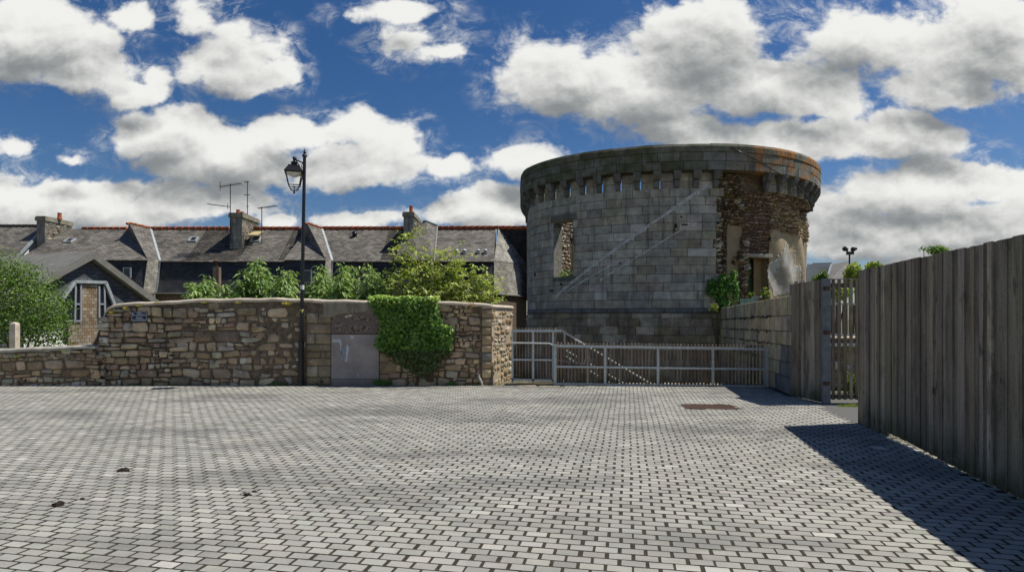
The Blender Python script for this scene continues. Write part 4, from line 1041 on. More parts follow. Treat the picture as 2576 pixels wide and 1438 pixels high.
for k in range(60):
    px = 1403+k*8.85
    if px > 1922: break
    t_ = (px-1397)/531; a = gp(px, lerp(967, 974, t_), .055); b = gp(px, lerp(861, 868, t_)+rnd.uniform(-.6, .6), .055); b.x += (a.x-b.x)
    c = tint(rnd.choice(WOODC), .2); mb.box((a.x-.024, a.y-.012, a.z), (a.x+.024, a.y+.012, b.z-.012), c); mb.lathe((a.x, a.y, b.z-.016), [(.024, 0), (.020, .012), (.008, .018)], 8, c)
mb.build('slats', M['wood'], lg)
sgt = empty('steel_gate', P3(1340, 965, 15.15), 'taller galvanised gate panel with wooden slats and handrail, beside the wall end', 'gate')
def g2(px, py, dy=0): return P3(px, py, 15.12+dy)
mb = MB()
for a, b, w in (((1287, 832), (1412, 832), .055), ((1287, 904), (1394, 905), .045), ((1287, 954), (1394, 956), .05)): sq(mb, g2(*a), g2(*b), w)
for px in (1289, 1341, 1391): sq(mb, g2(px, 834), g2(px, 962), .05)
mb.build('frame', M['galv'], sgt)
mb = MB(); mb.tube([g2(1287, 862, -.10), g2(1383, 863.5, -.10), g2(1389, 867, -.07), g2(1391, 872, -.02)], .021, 8); 
for px in (1295, 1372): mb.tube([g2(px, 862.5, -.10), g2(px, 868, -.02)], .008, 6)
mb.build('handrail', M['galv'], sgt)
mb = MB()
for k in range(15):
    px = 1292+k*7.5
    if px > 1412: break
    a, b = g2(px, 958, .05), g2(px, 825+rnd.uniform(-.5, .5), .05); c = tint(rnd.choice(WOODC), .2)
    mb.box((a.x-.022, a.y-.012, a.z), (a.x+.022, a.y+.012, b.z-.01), c); mb.lathe((a.x, a.y, b.z-.014), [(.022, 0), (.018, .012), (.008, .017)], 8, c)
mb.build('slats', M['wood'], sgt)
st = empty('stair_balustrade', P3(1500, 965, 15.9), 'stair balustrade sloping down behind the long gate, with bright steel handrails', 'railing')
def g3(px, py, dy=0): return P3(px, py, 15.55+dy)
mb = MB(); top_ = lambda px: 832 if px < 1414 else 832+(px-1414)*.592
sq(mb, g3(1395, 832), g3(1414, 832), .045); sq(mb, g3(1414, 832), g3(1645, 969), .045)
for px in (1420, 1478, 1560): sq(mb, g3(px, top_(px)+2), g3(px, 1000), .045)
sq(mb, g3(1400, 905), g3(1480, 915), .04)
mb.build('rail_frame', M['galv'], st)
mb = MB()
for k in range(40):
    px = 1400+k*7.6
    if px > 1560: break
    a, b = g3(px, 1010, .05), g3(px, top_(px)-7, .05); c = tint(rnd.choice(WOODC), .2); mb.box((a.x-.021, a.y-.012, a.z), (a.x+.021, a.y+.012, b.z), c)
mb.build('slats', M['wood'], st)
for (a, b, dy) in (((1398, 881), (1555, 975), .55), ((1404, 870), (1580, 970), .72), ((1452, 856), (1650, 972), -.10)):
    mb = MB(); mb.tube([g3(a[0]-6, a[1]-1, dy), g3(*a, dy), g3(*b, dy)], .021, 8); mb.build('handrail', M['galv'], st)
mb = MB()
for k in range(13):
    x0 = X_(1400, 15.8)+k*.27; mb.box((x0, 15.5, PZ), (x0+.29, 16.7, -.02-k*.19), (.3,.28,.24))
mb.build('steps', M['concrete'], st)
dk = empty('timber_deck', P3(1335, 962, 15.0), 'small grey timber deck at the foot of the taller gate', 'deck')
mb = MB()
for k in range(9):
    y0 = 14.93+k*.11; mb.box((X_(1268, 15)-.0+k*.03, y0, .025), (X_(1393, 15), y0+.1, .055), tint((.27,.24,.20), .15))
mb.build('planks', M['wood'], dk)
# ================================================================== BOARDED LEAF, SLATTED GATE AND BOARD FENCE
FENC = [(.215,.19,.155),(.26,.23,.185),(.18,.158,.13),(.31,.275,.225),(.155,.135,.115),(.38,.34,.28),(.23,.195,.145),(.20,.175,.148)]
A0 = Vector((X_(1989, 12.92), 12.92, 0)); A1 = Vector((X_(2069, 11.80), 11.80, 0)); ad = (A1-A0); AL = ad.length; ad /= AL; an = Vector((ad.y, -ad.x, 0))*(1)
if an.x > 0: an = -an
lf = empty('board_gate', (A0.x, A0.y, 0), 'solid weathered board gate leaf standing between the tan wall and the slatted gate', 'gate')
mb = MB(); k = 0; s_ = 0
while s_ < AL-.02:
    w = rnd.uniform(.085, .10); e = min(s_+w, AL); off = .016 if k % 2 else .004*(k % 3)
    q0, q1 = A0+ad*(s_-.004), A0+ad*(e+.004); c = tint(rnd.choice(FENC), .15); zb, zt = .04, lerp(2.46, 2.50, s_/AL)+rnd.uniform(-.004, .004)
    vs = [q0+an*off, q1+an*off, q1+an*(off+.022), q0+an*(off+.022)]
    mb.add([Vector((p.x,p.y,zb)) for p in vs]+[Vector((p.x,p.y,zt)) for p in vs], [(0,3,2,1),(4,5,6,7),(0,1,5,4),(1,2,6,5),(2,3,7,6),(3,0,4,7)], c)
    s_ = e; k += 1
mb.build('boards', M['wood'], lf)
mb = MB()
for p_ in (.12, .34): q = A0+ad*p_-an*.05; mb.bar((q.x, q.y, .1), (q.x, q.y, 2.53), .06, .06)
mb.build('post', M['wood'], lf)
sg2 = empty('slatted_gate', (6.8, 11.75, 0), 'open slatted wooden gate between the board gate leaf and the tall fence', 'gate')
GY = 11.75
M['steel_dark'] = simple('dull_steel', (.17,.18,.19), .6, .3, 6, .1)
mb = MB(); xa = X_(2069, GY); mb.box((xa, GY-.03, .03), (xa+.15, GY+.05, 2.51)); mb.build('steel_post', M['steel_dark'], sg2)
for py in (725, 836, 964):
    h = MB(); p = P3(2078, py, GY-.04); h.box((p.x-.06, p.y-.015, p.z-.035), (p.x+.07, p.y+.01, p.z+.035)); h.tube([p+Vector((-.01,-.03,-.04)), p+Vector((-.01,-.03,.04))], .018, 8); h.build('hinge', M['rust'], sg2)
mb = MB(); x = xa+.185; k = 0
while x < 8.6:
    mb.box((x, GY-.012, .10), (x+.058, GY+.012, 2.50), tint(rnd.choice(FENC), .15)); x += .119
mb.build('slats', M['wood'], sg2)
mb = MB()
for z in (2.38, 1.27, .16): mb.box((xa+.15, GY+.013, z-.045), (8.6, GY+.05, z+.045), (.13,.12,.11))
mb.box((xa+.15, GY+.013, 2.50), (8.6, GY+.06, 2.515), (.3,.3,.3))
mb.build('cross_rail', M['wood'], sg2)
bf = empty('board_fence', (FC.x, FC.y, 0), 'tall weathered grey board fence filling the right side of the square', 'fence')
fd = Vector((-.209, -1, 0)).normalized(); fn = Vector((-1, .209, 0)).normalized()
mb = MB(); s_ = 0; k = 0; LF = 12.6
while s_ < LF:
    w = rnd.choice((rnd.uniform(.06, .10), rnd.uniform(.09, .15))); off = [0, .014, .004, .018][k % 4]+rnd.uniform(-.004, .006); q0, q1 = FC+fd*(s_-.006), FC+fd*(s_+w+.006)
    c = tint(rnd.choice(FENC), .18); zb = .05+.03*math.sin(s_*1.3)+(.015 if s_ > 1.1 else -.05); zt = 2.48+rnd.uniform(-.009, .009)
    vs = [q0+fn*off, q1+fn*off, q1+fn*(off+.024), q0+fn*(off+.024)]
    mb.add([Vector((p.x,p.y,zb)) for p in vs]+[Vector((p.x,p.y,zt)) for p in vs], [(3,2,1,0),(4,5,6,7),(0,1,5,4),(1,2,6,5),(2,3,7,6),(3,0,4,7)], c)
    s_ += w; k += 1
mb.build('boards', M['wood'], bf)
mb = MB()
for z in (.4, 1.25, 2.15): mb.bar(FC-fn*.03+Vector((0,0,z)), FC-fn*.03+fd*LF+Vector((0,0,z)), .06, .09, (.12,.11,.1))
mb.build('cross_rail', M['wood'], bf)
for k in range(6): q = FC+fd*(.1+k*2.45)-fn*.12; m2 = MB(); m2.box((q.x-.05, q.y-.05, 0), (q.x+.05, q.y+.05, 2.44), (.12,.11,.1)); m2.build('post', M['wood'], bf)
# pebbles caught along the foot of the fence
n = 900; P_ = []; mb = MB()
for k in range(n):
    s_ = rnd.uniform(.9, 9.5); q = FC+fd*s_+fn*rnd.uniform(-.10, .045); r_ = rnd.uniform(.006, .020)
    mb.lathe((q.x, q.y, .024), [(r_*.7, 0), (r_, r_*.5), (r_*.6, r_*1.1)], 5, tint((.45,.42,.33), .25), rnd.uniform(0, 6))
tag(mb.build('gravel_edge', M['stone_bare']), 'pale gravel caught along the foot of the board fence', 'gravel', kind='stuff')
# ================================================================== STREET LAMP
LYY = 14.9; LXX = X_(756, LYY); lamp = empty('street_lamp', (LXX, LYY, 0), 'tall black lamp post with a square hanging lantern, in front of the rubble wall', 'street lamp')
def LZf(y): return Z_(y, LYY)
LT = LZf(375)
PXX = lambda z: LXX+(X_(766.5, LYY)-X_(756, LYY))*z/LT      # the post leans a little
mb = MB(); zs_ = [0, .02, .12, .14, 1.06, 1.10, 1.13, 1.15, 3, 4.6, LZf(394)]; rr = [.095, .095, .09, .068, .068, .074, .072, .047, .044, .041, .040]
for (z, r) in [(LZf(394)+.005, .058), (LZf(392), .066), (LZf(389), .05), (LZf(387), .026), (LZf(385), .034), (LZf(383), .036), (LZf(381), .020), (LZf(373.5), .003)]: zs_.append(z); rr.append(r)
mb.tube([(PXX(z), LYY, z) for z in zs_], rr, 16); mb.build('post', M['black'], lamp, False)
lx = X_(740, LYY); zb, zt = LZf(433.7), LZf(419)
mb = MB(); Yc = LYY
mb.lathe((lx, Yc, 0), [(.315, zb-.02), (.325, zb), (.31, zb+.015), (.19, zt), (.20, zt+.015), (.12, zt+.03), (.07, LZf(413)), (.10, LZf(411)), (.11, LZf(409.5)), (.09, LZf(408)), (.04, LZf(406)), (.03, LZf(403))], 4, None, R(45)+.30)
mb.lathe((lx+.01, Yc, LZf(399.5)), [(.01, -.045), (.045, -.02), (.055, .01), (.04, .045), (.01, .06)], 10)
mb.build('lantern_roof', M['black'], lamp)
mb = MB(); th_ = R(45)+.30; tz, bz = zb-.02, LZf(467)
tc = [Vector((lx+.275*math.cos(th_+k*math.pi/2), Yc+.275*math.sin(th_+k*math.pi/2), tz)) for k in range(4)]
bc = [Vector((lx+.185*math.cos(th_+k*math.pi/2), Yc+.185*math.sin(th_+k*math.pi/2), bz)) for k in range(4)]
for k in range(4):
    mb.bar(tc[k], bc[k], .020, .020); mb.bar(bc[k], bc[(k+1) % 4], .020, .018); mb.bar(tc[k], tc[(k+1) % 4], .018)
    c0 = bc[k]; c1 = Vector((lx+.10*math.cos(th_+k*math.pi/2), Yc+.10*math.sin(th_+k*math.pi/2), LZf(478))); mb.tube([c0.lerp(Vector((lx,Yc,bz)), .15), c0.lerp(c1, .5)+Vector((0,0,-.02)), c1, Vector((lx, Yc, LZf(481)))], .008, 6)
for k in range(4):
    a_ = bc[k].lerp(bc[(k+1) % 4], .5); mb.tube([a_, Vector((lx+(a_.x-lx)*.5, Yc+(a_.y-Yc)*.5, LZf(478))), Vector((lx, Yc, LZf(481)))], .007, 6)
rp = [Vector((lx+.145*math.cos(th_+k*math.pi/2), Yc+.145*math.sin(th_+k*math.pi/2), LZf(472))) for k in range(4)]
for k in range(4): mb.bar(rp[k], rp[(k+1) % 4], .012)
mb.lathe((lx, Yc, LZf(484)), [(.006, -.035), (.028, -.015), (.022, .02), (.008, .045)], 8)
mb.build('lantern_cage', M['black'], lamp)
mb = MB(); mb.lathe((lx, Yc, 0), [(.27, zb-.025), (.15, zb-.075), (.02, zb-.13)], 4, None, th_); mb.build('reflector', M['white'], lamp)
mb = MB(); z1_ = LZf(418); z2_ = LZf(409)
mb.tube([(lx+.01, Yc, LZf(401)), (lx+.06, Yc, LZf(403)), (PXX(z2_), Yc, LZf(411))], .017, 8)
mb.tube([(lx+.05, Yc, LZf(404)), (lx+.10, Yc, LZf(412)), (lx+.14, Yc, LZf(418))], .011, 6)
pts = [(PXX(z1_)-.04-.035*math.sin(t), Yc, LZf(417)+.055*math.cos(t)) for t in [k*math.pi/7 for k in range(8)]]; mb.tube(pts, .010, 6)
mb.tube([(PXX(3)-.02, Yc, LZf(436)), (lx+.17, Yc, LZf(434))], .014, 6)
mb.build('bracket', M['black'], lamp)
for (y0, y1, c, nm) in ((717, 728, (.75,.72,.70), 'sticker'), (778, 781, (.55,.55,.15), 'sticker')):
    z0, z1 = LZf(y1), LZf(y0); m2 = MB(); m2.tube([(PXX(z0), LYY, z0), (PXX(z1), LYY, z1)], .0475, 16); m2.build(nm, simple('sticker_'+str(y0), c, .7, .05), lamp)
m2 = MB(); z0, z1 = LZf(786), LZf(781); m2.box((PXX(z0)+.012, LYY-.050, z0), (PXX(z0)+.036, LYY-.03, z1)); m2.build('sticker', simple('sticker_leg', (.55,.55,.15), .7, .05), lamp)
# ================================================================== DRAIN, HATCH, DEBRIS
dr = empty('drain_grate', (3.78, 11.27, 0), 'rusty rectangular drain grate set in the setts near the gates', 'grate')
mb = MB(); x0, x1, y0, y1 = 3.30, 4.25, 10.98, 11.58; rot_ = Matrix.Translation((3.775, 11.28, 0)) @ Matrix.Rotation(-.16, 4, 'Z') @ Matrix.Translation((-3.775, -11.28, 0))
mb.box((x0, y0, -.02), (x1, y1, .0275), (.02,.015,.012), rot_); mb.build('pit_shade', M['soil_and_shade'], dr)  # solid dark fill, its colour standing in for shade under the bars
mb = MB()
for (a, b) in (((x0, y0), (x1, y0+.03)), ((x0, y1-.03), (x1, y1)), ((x0, y0), (x0+.03, y1)), ((x1-.03, y0), (x1, y1))): mb.box((a[0], a[1], .006), (b[0], b[1], .036), None, rot_)
x = x0+.06
while x < x1-.05: mb.box((x, y0+.03, .028), (x+.020, y1-.03, .034), None, rot_); x += .045
mb.build('bars', M['rust'], dr)
hp = GP(2210, 1133); hb = empty('access_cover', (hp.x, hp.y, 0), 'small pale metal cover set in the setts in the fence shadow', 'cover')
mb = MB(); mb.box((hp.x-.08, hp.y-.10, .026), (hp.x+.08, hp.y+.10, .037), None, None); mb.build('plate', M['galv'], hb); mb = MB(); mb.box((hp.x-.095, hp.y-.115, .025), (hp.x+.095, hp.y+.115, .033)); mb.build('frame', M['rust'], hb)
deb = [(312, 1191, .055, 'flat dark leaf clump on the setts, far left of the debris'), (147, 1278, .05, 'dark curled leaf on the setts, nearest the bottom left corner'), (622, 1253, .035, 'dark twisted clod on the setts, left of the middle'), (640, 1244, .022, 'small brown crumb just beyond the twisted clod'), (208, 1263, .022, 'small reddish crumb beside the curled leaf'), (857, 1106, .022, 'small dark clod on the dark stained band of setts'), (2068, 1226, .02, 'little dark clod on the setts near the fence shadow'), (1732, 1262, .018, 'dark leaf scrap on the setts, in front of the drain')]
for (px, py, r_, lab) in deb:
    p = GP(px, py); p.z = .036; mb = MB(); vs = []; K = 9
    for kk, (sc, h_) in enumerate(((1, .0), (.8, .35), (.4, .55))):
        for k in range(K): a = 6.283*k/K; rr_ = r_*sc*rnd.uniform(.55, 1.25); vs.append(Vector((p.x+rr_*1.4*math.cos(a), p.y+rr_*.8*math.sin(a), p.z-.004+r_*h_*rnd.uniform(.5, 1.4))))
    vs.append(Vector((p.x, p.y, p.z+r_*.5))); fs = [(ri*K+k, ri*K+(k+1) % K, (ri+1)*K+(k+1) % K, (ri+1)*K+k) for ri in range(2) for k in range(K)]+[(2*K+k, 2*K+(k+1) % K, 3*K) for k in range(K)]
    mb.add(vs, fs); tag(mb.build('leaf_litter', M['soil_and_shade']), lab, 'litter', 'dry scraps lying on the setts')
# ================================================================== HOUSES BEHIND THE WALL
RY, RZ = 40.0, 7.86
def tilerow(mb, a, b, r=.125, c=(.4,.12,.05)):
    a, b = Vector(a), Vector(b); L = (b-a).length; n_ = max(1, int(L/.42)); 
    for k in range(n_):
        p, q = a.lerp(b, k/n_), a.lerp(b, (k+1)/n_); cc = tint(c, .2); mb.tube([p, p.lerp(q, .82), p.lerp(q, .83), q], [r*.9, r, r*1.25, r*1.25], 8, cc)
UX = (1, 0, 0)
class House:
    def __init__(s, loc, label):
        s.o = empty('terraced_house', loc, label, 'house', 'mansard-roofed houses in the row behind the wall'); s.up = MB(); s.lo = MB(); s.w = MB(); s.tl = MB(); s.gt = MB(); s.zn = MB(); s.side = MB(); s.sidel = MB()
    def sec(s, xl, xr, fwd, inset=0):
        by, bz = (36.0, 5.38) if fwd else (37.2, 5.42)
        gy, gz = (35.55, 3.28) if fwd else (36.75, 3.30)
        xu = xl if fwd else xl-3.4
        s.up.poly([(xu,by,bz),(xr,by,bz),(xr-inset,RY,RZ-.004*(not fwd)),(xu,RY,RZ-.004*(not fwd))], ux=UX, org=(0,by,bz)); s.lo.poly([(xl,gy,gz),(xr,gy,gz),(xr,by+.06,bz-.02),(xl,by+.06,bz-.02)], ux=UX, org=(0,gy,gz))
        s.up.poly([(xl,RY,RZ-.004*(not fwd)),(xr,RY,RZ-.004*(not fwd)),(xr,RY+4,5.2),(xl,RY+4,5.2)], ux=UX)
        s.lo.poly([(xl,by-.05,bz-.09),(xr,by-.05,bz-.09),(xr,by-.05,bz-.03),(xl,by-.05,bz-.03)], ux=UX)
        s.up.poly([(xl,by-.10,bz-.075),(xr,by-.10,bz-.075),(xr,by,bz),(xl,by,bz)], ux=UX)
        s.w.box((xl,gy+.15,0),(xr,RY+4,gz-.02)); s.gt.tube([(xl,gy-.05,gz-.0),(xr,gy-.05,gz-.0)], .065, 8)
        s.w.box((xl,RY+3.9,0),(xr,RY+4,5.2))
        return by, bz, gy, gz
    def fwd_end(s, x, apx=2.75, ay=38.5, ridge_from=1.35):
        """right-hand return of a forward block with its peaked cap and zinc valley"""
        bz = 5.38; ap = Vector((x-apx, ay, RZ+.12)); rb = Vector((x-apx+.45, RY, RZ+.03)); rl = Vector((x-apx-1.1, RY, RZ))
        s.side.poly([(x,36,bz),(x,37.25,5.42),rb,ap], ux=(0,1,0)); s.up.poly([(x,36,bz),ap,rl], ux=UX, org=(0,36,bz))
        s.sidel.poly([(x,35.55,3.28),(x,36.8,3.30),(x,37.25,5.42),(x,36.0,bz)], ux=(0,1,0))
        s.w.box((x-1.2,35.7,0),(x-.02,37.2,3.25))
        s.zn.bar((x+.03,37.22,5.44), rb+Vector((.03,0,.02)), .13, .05); s.zn.bar((x+.06,36.78,3.32),(x+.06,37.18,5.44), .11, .05)
        tilerow(s.tl, ap, rb, .10, (.42,.12,.05)); s.tl.lathe(ap+Vector((-.08,0,-.10)), [(.1,0),(.15,.07),(.1,.15)], 8, (.13,.05,.03))
    def done(s):
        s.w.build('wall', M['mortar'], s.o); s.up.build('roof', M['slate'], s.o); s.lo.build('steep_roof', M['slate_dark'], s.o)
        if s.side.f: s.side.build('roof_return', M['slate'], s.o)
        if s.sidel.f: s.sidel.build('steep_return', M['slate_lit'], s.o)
        s.tl.build('ridge_tiles', M['tile'], s.o, True); s.gt.build('gutter', M['zinc_dark'], s.o, True)
        if s.zn.f: s.zn.build('valley_flashing', M['zinc'], s.o)
def rp_(px, py, fwd):      # the point of the upper roof slope seen at a pixel
    by, bz = (36.0, 5.38) if fwd else (37.2, 5.42); k = (RZ-bz)/(RY-by); m_ = (HY-py)/F
    Y = (bz-k*by-CH)/(m_-k); return P3(px, py, Y), Vector((0, -k, 1)).normalized()
def skylight(par, px, py, w, h, fwd, name='skylight', lit=True, mat='zinc'):
    p, nrm = rp_(px, py, fwd); up = Vector((0, 1, (RZ-(5.38 if fwd else 5.42))/(RY-(36 if fwd else 37.2)))).normalized()
    Mx = Matrix(((1,up.x,nrm.x,p.x),(0,up.y,nrm.y,p.y),(0,up.z,nrm.z,p.z),(0,0,0,1)))
    mb = MB()
    for (a, b) in (((-w/2,-h/2,0),(-w/2+.09,h/2,.10)), ((w/2-.09,-h/2,0),(w/2,h/2,.10)), ((-w/2+.09,h/2-.07,0),(w/2-.09,h/2,.09)), ((-w/2+.09,-h/2,0),(w/2-.09,-h/2+.06,.09))): mb.box(a, b, None, Mx)
    f = mb.build(name, M[mat], par); mb = MB(); mb.box((-w/2+.09,-h/2+.06,.0),(w/2-.09,h/2-.07,.06), None, Mx); g_ = mb.build('pane', M['glass_dark'], f); return f
def chimney(par, x0, x1, yf, yb, zt, cap=.07, pots=(), base=5.0, c='chim', mat=None):
    mb = MB(); mpf = lambda u, v, d: Vector((u, yf-d, v)); mps = lambda u, v, d: Vector((x1+d, yf+u, v))
    mb.box((x0, yf, base), (x1, yb, zt-.28), (.22,.20,.165))
    z = base
    while z < zt-.3:
        h = min(.36, zt-.28-z); 
        if h < .08: break
        q = (x0+x1)/2+rnd.uniform(-.08, .08); 
        for (a, b) in ((x0, q), (q, x1)): block(mb, a, b, z, z+h, mpf, tint((.25,.245,.225), .1), .015, .012, .006)
        z += h
    rubble(mb, 0, yb-yf, base, zt-.3, mps, [(.27,.245,.19),(.32,.29,.23),(.23,.20,.15)], .12, .2, (1.4, 3), lambda cu, cv, a0, a1, b0, b1: b1 < zt-.28, .03, .012)
    o = mb.build('chimney', M['wall_ash'], par)
    mb = MB(); mb.box((x0-cap, yf-cap, zt-.28), (x1+cap, yb+cap, zt-.05), (.27,.25,.19)); mb.box((x0-cap*.4, yf-cap*.4, zt-.05), (x1+cap*.4, yb+cap*.4, zt+.02), (.24,.21,.15)); mb.build('cap', M['wall_ash'], o)
    for (px_, y, r, h) in pots:
        mb = MB(); mb.lathe((px_, y, zt+.0), [(r*1.25, 0), (r*1.15, .06), (r, .1), (r*.85, h-.06), (r, h-.05), (r, h)], 12); mb.build('chimney_pot', M['clay'], o, False)
    return o
XA, XB, XC = -22.3, -11.4, X_(1085, 36)
# house 1: forward block A and the stretch up to the second chimney
h1 = House((-25, 38, 0), 'slate mansard house with a left chimney and red pot, above the gable house')
x1l = -31.1; xm = X_(600, 37.2)
x1l = -30.2; h1.sec(x1l, XA, True, 3.85); h1.sec(XA, xm, False); h1.fwd_end(XA)
tilerow(h1.tl, (x1l+1.0, RY, RZ), (XA-3.85, RY, RZ)); tilerow(h1.tl, (XA-2.3, RY, RZ+.02), (X_(578, RY), RY, RZ+.02)); h1.done()
chimney(h1.o, X_(92, 38.2), X_(114, 38.2), 38.2, 40.5, 8.38, pots=[(X_(150, 39.3), 39.3, .13, .42)])
skylight(h1.o, 176, 606, .55, .55, True); skylight(h1.o, 487, 603, .55, .5, False)
mb = MB(); p = P3(320, 686, 35.75); mb.box((p.x-.24, p.y-.03, p.z-.32), (p.x-.19, p.y+.03, p.z+.32)); mb.box((p.x+.17, p.y-.03, p.z-.32), (p.x+.24, p.y+.03, p.z+.32)); mb.box((p.x-.19, p.y-.03, p.z+.28), (p.x+.17, p.y+.03, p.z+.32)); mb.box((p.x-.19, p.y-.03, p.z-.32), (p.x+.17, p.y+.03, p.z-.29)); f = mb.build('roof_window', M['zinc'], h1.o); mb = MB(); mb.box((p.x-.19, p.y-.01, p.z-.29), (p.x+.17, p.y+.03, p.z+.28)); mb.build('pane', M['glass_dark'], f)
mb = MB(); mb.tube([(XA+.05, 36.6, 3.25), (XA+.05, 36.6, .2)], .05, 8); mb.build('downpipe', M['zinc'], h1.o)
# house 2
h2 = House((-14, 38, 0), 'slate mansard house in the middle of the row, behind the street lamp')
xs2 = X_(715, 36.0); xn = X_(1003, 37.2)
h2.sec(xm, xs2, False); h2.sec(xs2, XB, True, 3.1); h2.sec(XB, xn, False); h2.fwd_end(XB, 2.0)
tilerow(h2.tl, (X_(640, RY), RY, RZ+.02), (XB-3.0, RY, RZ+.02)); tilerow(h2.tl, (XB-1.55, RY, RZ+.04), (X_(1014, RY), RY, RZ+.04)); h2.done()
chimney(h2.o, X_(578, 38.2), X_(609, 38.2), 38.2, 40.7, 8.60, pots=[(X_(601, 38.7), 38.6, .13, .28), (X_(607, 38.9), 39.0, .13, .22), (X_(611, 39.2), 39.5, .12, .2)])
f = skylight(h2.o, 645, 602, .62, .62, False); 
p, nrm = rp_(645, 600, False); mb = MB(); mb.quad(p+Vector((-.38,-.32,-.05))+nrm*.3, p+Vector((.28,-.32,-.05))+nrm*.3, p+Vector((.40,.25,.42))+nrm*.12, p+Vector((-.22,.25,.42))+nrm*.12); o = mb.build('open_sash', simple('yellowed_sash', (.50,.42,.20), .6, .1), h2.o); md = o.modifiers.new('t', 'SOLIDIFY'); md.thickness = .03
p, nrm = rp_(893, 592, False); mb = MB(); mb.tube([p-nrm*.02, p+nrm*.14, p+nrm*.22+Vector((0,-.02,0))], [.15, .15, .17], 12); mb.build('roof_vent', M['black'], h2.o, True)
p = P3(772, 695, 35.7); mb = MB(); mb.box((p.x-.3, p.y-.04, p.z-.4), (p.x+.3, p.y+.03, p.z+.4)); f = mb.build('roof_window', M['grey_frame'], h2.o); mb = MB(); mb.box((p.x-.22, p.y-.05, p.z-.33), (p.x+.22, p.y-.03, p.z+.33)); mb.build('pane', M['glass_dark'], f)
# house 3 with the turned end bay
h3 = House((-4, 38, 0), 'slate mansard house at the right end of the row, against the tower')
xe = X_(1243, 37.2)
h3.sec(xn, XC, True, 1.95); h3.sec(XC, xe, False)
bz = 5.38; ap0 = P3(1064, 557, 38.3); ap1 = P3(1072, 557, 38.3); rb = P3(1100, 567, 40)
h3.up.poly([(xn,36,bz+.002),(XC,36,bz+.002),ap1,ap0], ux=UX, org=(0,36,bz)); h3.side.poly([(XC,36,bz),(XC+.02,37.25,5.43),rb,ap1], ux=(0,1,0)); h3.sidel.poly([(XC,35.55,3.28),(XC,36.8,3.3),(XC,37.25,5.42),(XC,36,bz)], ux=(0,1,0))
h3.up.poly([(xn,36,bz),ap0,ap0+Vector((-.6,1.7,0)),(xn,37.4,5.5)], ux=(0,1,0)); h3.zn.bar(ap0+Vector((0,0,.04)), ap1+Vector((0,0,.04)), .14, .06); h3.zn.bar(ap1+Vector((0,0,.04)), rb+Vector((0,0,.03)), .14, .06)
h3.zn.bar((XC+.03,37.22,5.44), rb+Vector((.03,0,0)), .05, .03)
ap = P3(1254, 571, RY); E_ = Vector((1.02, 40.6, 5.5)); Cn = Vector((xe, 37.2, 5.42)); 
tilerow(h3.tl, (X_(1098, RY), RY, RZ+.06), (ap.x, RY, RZ+.08)); tilerow(h3.tl, (ap.x, RY, RZ+.08), (1.2, RY+.1, RZ+.08))
h3.done()
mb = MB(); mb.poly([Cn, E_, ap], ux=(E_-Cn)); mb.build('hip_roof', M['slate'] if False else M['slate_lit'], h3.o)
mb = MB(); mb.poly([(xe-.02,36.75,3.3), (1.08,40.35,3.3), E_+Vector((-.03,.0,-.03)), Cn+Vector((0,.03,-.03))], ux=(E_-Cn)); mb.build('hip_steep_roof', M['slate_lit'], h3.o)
mb = MB(); mb.poly([(ap.x-.1,RY+.06,RZ), (1.6,RY+.1,RZ), (1.6,RY+.9,4.5), (ap.x-.1,RY+.9,4.5)], ux=UX); mb.build('shaded_rear_slates', M['slate_dark'], h3.o)  # dark slate plane stands in for the cast shadow on this roof
mb = MB(); q = [Vector((xe+.02,36.95,0)), Vector((1.0,40.4,0))]; mb.quad(q[0], q[1], q[1]+Vector((0,0,3.27)), q[0]+Vector((0,0,3.27))); mb.build('end_wall', M['mortar'], h3.o)
mb = MB(); mb.tube([(xe-.05,36.72,3.27),(1.12,40.3,3.27)], .06, 8); mb.build('gutter', M['zinc_dark'], h3.o, True)
chimney(h3.o, X_(1015, 38.2), X_(1040, 38.2), 38.2, 41.3, 8.66, pots=[(X_(1034, 38.9), 38.9, .13, .52)])
chimney(h3.o, 1.0, 1.9, 39.6, 40.6, 8.62, base=3.0)
for px in (1149, 1168, 1203, 1221):
    p, nrm = rp_(px, 637, False); mb = MB(); mb.box((p.x-.14, p.y-.06, p.z-.02), (p.x+.14, p.y+.1, p.z+.03)); mb.tube([p+Vector((0,.05,0)), p+Vector((0,.03,.17))], .10, 10); mb.lathe(p+Vector((0,.02,.17)), [(.14,0),(.14,.03),(.08,.09),(.01,.11)], 12); mb.build('roof_vent', M['zinc'], h3.o)
# house 4 at far left: dark ridge and a white raking gable wall
h4 = empty('terraced_house', (-34, 38, 0), 'slate-roofed house at the far left with a white gable sliver', 'house', 'mansard-roofed houses in the row behind the wall')
sl = lambda Y: 7.29+(Y-38.5)*1.0
mb = MB(); mb.poly([(-45,35.0,sl(35)),(-31.05,35.0,sl(35)),(-31.05,39.1,sl(39.1)),(-45,39.1,sl(39.1))], ux=UX); mb.poly([(-45,39.1,sl(39.1)),(-31.05,39.1,sl(39.1)),(-31.05,43,4.4),(-45,43,4.4)], ux=UX); o = mb.build('roof', M['slate'], h4); md = o.modifiers.new('t', 'SOLIDIFY'); md.thickness = .12
mb = MB(); mb.add([(-31.2,34.6,0),(-31.2,42.6,0),(-31.2,42.6,4.5),(-31.2,39.1,sl(39.1)-.1),(-31.2,35.2,sl(35.2)-.1),(-31.2,34.6,3.2)], [(0,1,2,3,4,5)]); mb.box((-45,35.3,0),(-31.25,42.5,3.6)); mb.build('wall', M['white'], h4)
mb = MB(); tilerow(mb, (-45,39.1,sl(39.1)+.04), (-31.0,39.1,sl(39.1)+.04), .08, (.09,.075,.06)); mb.build('ridge_tiles', M['tile_grey'], h4, True)
